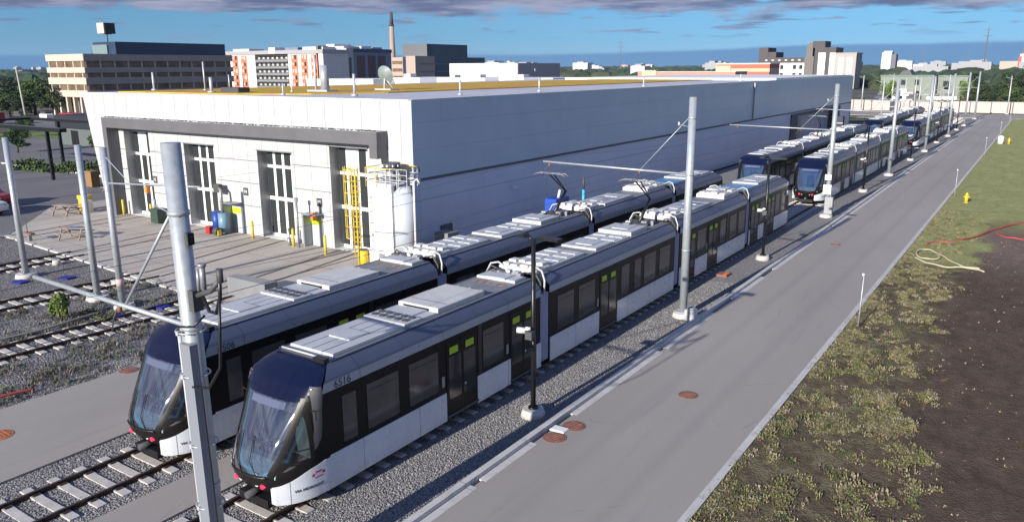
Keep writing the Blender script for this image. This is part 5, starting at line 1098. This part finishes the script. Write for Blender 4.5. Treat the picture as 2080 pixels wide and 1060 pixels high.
MB().box(1, 23, 0, 14, 0, 12.6, WHITE).build('white_wall', cx_); MB().box(-.6, 4, -.2, 14, 12.3, 20.2, DRK).box(4, 8, .2, 14, 12.6, 18, DRK).box(1, 23, -.3, 14, 12.6, 15.2, DRK).build('dark_roof', cx_)
for x in (1.0, 7.4, 10.2, 16.5, 19.6):
    for z in (5.6, 9.5): MB().box(x+.4, x+2.0, -.15, 0, z, z+2, WIN).build('window', cx_)
for i in range(6): MB().box(2.8+i*3.3, 4.0+i*3.3, -.45, -.3, 13.5, 14.3, WLT).build('dormer', cx_)
MB().box(22.6, 27, -1, 14, 0, 15.6, GRB).box(27, 37, 0, 16, 0, 19.8, DRK).box(22, 25, 4, 14, 14, 21.8, GRB).box(25, 31, 3, 15, 19.8, 23, DRK).box(23, 29, 5, 14, 21, 22.4, GRB).build('tower', cx_)
MB().box(29, 32.4, -.6, 2, 0, 17.3, WHITE).box(34.4, 37, -.6, 2, 0, 17.2, WHITE).box(37, 46.6, 0, 14, 0, 16.6, mat('greige', (.38, .36, .34), .8)).box(38.5, 41, -.2, 0, 0, 15, AW).box(42.5, 45, -.2, 0, 0, 15, AW).box(37, 46.8, -.1, 14, 16.6, 17.2, PINKT).build('white_wing', cx_)
for i in range(4): MB().box(43, 44.4, -.3, -.2, 4+i*3, 5.6+i*3, WLT).build('window', cx_)
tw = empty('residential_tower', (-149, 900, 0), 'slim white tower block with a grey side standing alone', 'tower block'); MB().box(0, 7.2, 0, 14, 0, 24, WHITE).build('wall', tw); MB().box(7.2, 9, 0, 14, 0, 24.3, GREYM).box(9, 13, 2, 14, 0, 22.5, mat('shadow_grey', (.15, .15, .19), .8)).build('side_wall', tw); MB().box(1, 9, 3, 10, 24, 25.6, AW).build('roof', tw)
gr = empty('green_roofed_building', (-47.6, 290, 0), 'long grey-green two storey building beyond the noise wall', 'building'); GG = mat('grey_green', (.22, .25, .21), .8, var=(.08, .2))
MB().box(0, 15.4, 0, 12, 0, 7.5, GG).box(16.5, 25, 3, 12, 0, 7.4, GG).box(15.4, 16.5, 1, 10, 0, 7.0, AD).build('wall', gr); MB().box(-.2, 15.6, -.2, 12, 7.5, 7.9, mat('teal_roof', (.13, .22, .20), .7)).box(16.4, 25.2, 2.8, 12, 7.4, 7.8, mat('teal_roof', (0, 0, 0))).prism([(5, 7.9), (9, 7.9), (8, 9.6), (6, 9.3)], 'y', 2, 10, DGREY).build('roof', gr)
for (x, z) in ((6.2, 4.8), (10.2, 4.8), (18.4, 4.4), (23, 4.4), (10.6, 1.2)): MB().box(x, x+1.3, -.1, 0 if x < 16 else 3, z, z+1.7, WIN).build('window', gr)
MB().box(3.8, 8.3, -1.5, 0, 0, 3.5, WHITE).box(8.6, 10.5, -3, -1, 0, 2.6, AW).build('annexe', gr)
ml = empty('red_and_grey_store', (-44, 800, 0), 'pale beige building with a bright red panel at the right edge', 'building'); MB().box(4, 22, 0, 16, 0, 14.2, mat('beige', (.42, .38, .32), .8)).build('wall', ml); MB().box(18, 24, -5, -1, 0, 20, AW).build('tower', ml); MB().box(17.2, 19.5, -5.3, -5, 5, 18, REDP).build('red_panel', ml); MB().box(19.5, 23, -5, -1, 20, 23, mat('brick_red', (.3, .09, .05), .8)).build('roof', ml)
# ------------------------------------------------------------------ noise wall at the end of the yard
wl_ = empty('noise_wall', (-60, 222, 0), 'long pale concrete noise wall with dark joints across the end of the yard', 'wall'); WLM = mat('pale_pinkish_concrete', (.50, .45, .42), .85, var=(.08, .3))
for i in range(28):
    x = i*4.4; MB().box(x+.06, x+4.34, 0, .25, -.2, 2.45, WLM).build('panel', wl_)
m = MB()
for i in range(29): m.box(i*4.4-.12, i*4.4+.12, -.08, .32, -.2, 2.55, GRB)
m.build('posts', wl_)
k = 0
for (x, y, h, wd, kd) in [(-40.3, 262, 7.2, 5.5, 'light'), (-20.8, 268, 7.0, 5, 'light'), (-13.8, 255, 7.0, 8, 'dark'), (-9, 258, 9.6, 9, 'dark'), (-3.6, 256, 11.4, 10, 'dark'), (-16.5, 262, 5.4, 7, 'dark'), (3, 262, 12.5, 11, 'dark'), (-45, 300, 6.6, 8, 'mid'), (-52, 330, 7, 9, 'mid'), (-26, 330, 9, 12, 'dark'), (-7, 246, 5.5, 7, 'mid'), (-11.5, 249, 4.6, 6, 'dark'), (-1.5, 246, 6, 7, 'dark')]:
    tree(x, y, h, wd, kd, ['bright green tree in front of the left end of the grey-green building', 'bright green tree in front of the right end of the grey-green building', 'dark tree sloping down left of the big trees beyond the noise wall', 'tall dark tree beyond the noise wall, left of the tallest', 'tallest dark tree near the right edge beyond the noise wall', 'low dark tree left of the big trees beyond the noise wall', 'dark tree at the very right edge beyond the noise wall', 'mid green tree behind the left end of the grey-green building', 'mid green tree far behind the hall corner', 'dark tree behind the grey-green building', 'mid green low tree just behind the noise wall at the right', 'dark low tree just behind the noise wall at the right', 'dark bushy tree just behind the noise wall near the right edge'][k], k % 4, 'trees beyond the noise wall'); k += 1
for i in range(10):
    x = -44+i*4.6+rnd.uniform(-1, 1); m = MB().bbox(-2, 2, -.9, .9, .35, 1.3, rnd.choice([GREYM, DGREY, DBR, WHITE, mat('dark_blue_car', (.03, .04, .10), .4)]), .2).box(-1.3, 1.2, -.8, .8, 1.3, 2.0, DGREY)
    tag(m.build('distant_car', None, (x, 272+rnd.uniform(-3, 3), .6)), 'small car in the lot beyond the noise wall', 'car', 'small cars beyond the noise wall')
m = MB().box(-.9, .9, -1, 1, 0, 3.2, WHITE).box(-.9, .9, -1.02, -1, 2.2, 3.1, mat('pale_blue_glass', (.25, .35, .45), .3)); tag(m.build('white_van', None, (-38.3, 262, .6)), 'tall white van seen beyond the noise wall, nearest the hall corner', 'van')
for i, (x, y) in enumerate([(-26, 175), (-27.5, 188), (-24.7, 121)]):
    m = MB().box(-.5, .5, -.5, .5, 0, 3.9, mat('ink_blue', (.012, .014, .04), .5)).box(-.52, .52, -.52, .52, 1.9, 2.1, GREYM).box(-.52, .52, -.52, .52, 2.9, 3.05, GREYM)
    tag(m.build('signal_cabinet', None, (x, y, 0)), ['dark tall signal box left of the far trams, nearer', 'dark tall signal box left of the far trams, further', 'dark striped signal box beside the second row of trams near the hall end'][i], 'signal box')
# ------------------------------------------------------------------ distance: woodland, far hills, city
def ico_blob(m, x, y, z, r, h, mm, rn):
    k = 7; b0 = len(m.v); kk = m.m(mm); rings = [(0, 1.0), (.45, .95), (.8, .6)]
    for (q, w2) in rings:
        for j in range(k): a = 2*PI*j/k+rn.random()*.5; rr = r*w2*rn.uniform(.75, 1.2); m.v.append((x+math.cos(a)*rr, y+math.sin(a)*rr, z+h*q*rn.uniform(.85, 1.15)))
    m.v.append((x, y, z+h))
    for i in range(2):
        for j in range(k): m.f.append((b0+i*k+j, b0+i*k+(j+1) % k, b0+(i+1)*k+(j+1) % k, b0+(i+1)*k+j)); m.mi.append(kk); m.sm.append(False)
    for j in range(k): m.f.append((b0+2*k+j, b0+2*k+(j+1) % k, b0+3*k)); m.mi.append(kk); m.sm.append(False)
WD = [mat('wood_a', (.025, .045, .022), .9), mat('wood_b', (.04, .065, .028), .9), mat('wood_c', (.055, .07, .035), .9)]
m = MB(); r2 = random.Random(21)
for i in range(5200):
    d = 420*(7.5**r2.random()); a = r2.uniform(-.10, 1.42)     # angle west of +Y
    x, y = -math.sin(a)*d, math.cos(a)*d
    if math.sin(d*.013+a*9)+math.sin(a*37)+r2.uniform(-.8, .8) < -.1 and d < 2000: continue
    if -140 < x < -70 and 400 < y < 460: continue
    if -350 < x < -230 and 300 < y < 400: continue
    ico_blob(m, x, y, -2+d*.0012, r2.uniform(5, 11)*(1+d/2500), r2.uniform(6, 10)*(1+d/6000), r2.choice(WD), r2)
tag(m.build('woodland'), 'dark woodland and tree-lined streets stretching to the horizon', 'woodland', None, 'stuff')
cm = [mat('city_pale', (.62, .60, .58), .8), mat('city_grey', (.32, .33, .35), .8), mat('city_pink', (.48, .33, .28), .8)]
for i in range(150):
    d = 600*(6**r2.random()); a = r2.uniform(-.06, 1.36); x, y = -math.sin(a)*d, math.cos(a)*d; w3, h3 = r2.uniform(8, 26), r2.uniform(7, 13)+d*.0035
    if abs(x+149) < 30 and abs(y-900) < 60: continue
    if r2.random() < .05 and d > 1500: w3, h3 = r2.uniform(8, 14), h3+r2.uniform(6, 16)
    mm = r2.choice(cm); q = MB().box(-w3/2, w3/2, -6, 6, 0, h3, mm).box(-w3/4, w3/6, -4, 4, h3, h3+1.5, cm[1])
    tag(q.build('distant_building', None, (x, y, 0)), 'tiny pale building in the far-off city on the horizon', 'building', 'far-off city buildings')
for i, (x, y, h) in enumerate([(-96, 1500, 72), (-210, 1700, 42), (-155, 1900, 38), (-690, 1400, 62)]):
    m = MB().tube([(0, 0, 0), (0, 0, h)], 2.0 if i < 3 else 1.2, mat('pylon_grey', (.12, .13, .16), .7), 5, True, .4)
    for z in (.62, .78, .9): m.box(-h*.09, h*.09, -.4, .4, h*z, h*z+.7, mat('pylon_grey', (0, 0, 0)))
    tag(m.build('pylon', None, (x, y, 0)), ['tallest thin pylon on the right skyline', 'low pylon right of the white tower', 'low pylon between the white tower and the tallest one', 'thin mast above the low white buildings'][i], 'pylon')

# ------------------------------------------------------------------ the air between here and the horizon
hz = bpy.data.materials.new('air'); hz.use_nodes = True; tn = hz.node_tree; tn.nodes.clear()
o_ = tn.nodes.new('ShaderNodeOutputMaterial'); v_ = tn.nodes.new('ShaderNodeVolumePrincipled'); v_.inputs['Color'].default_value = (.40, .66, 1.0, 1); v_.inputs['Density'].default_value = .00006; v_.inputs['Anisotropy'].default_value = 0
tn.links.new(v_.outputs[0], o_.inputs['Volume'])
tag(MB().box(-4600, 4600, -4600, 4600, -1.4, 130, hz).build('haze'), kind='stuff')
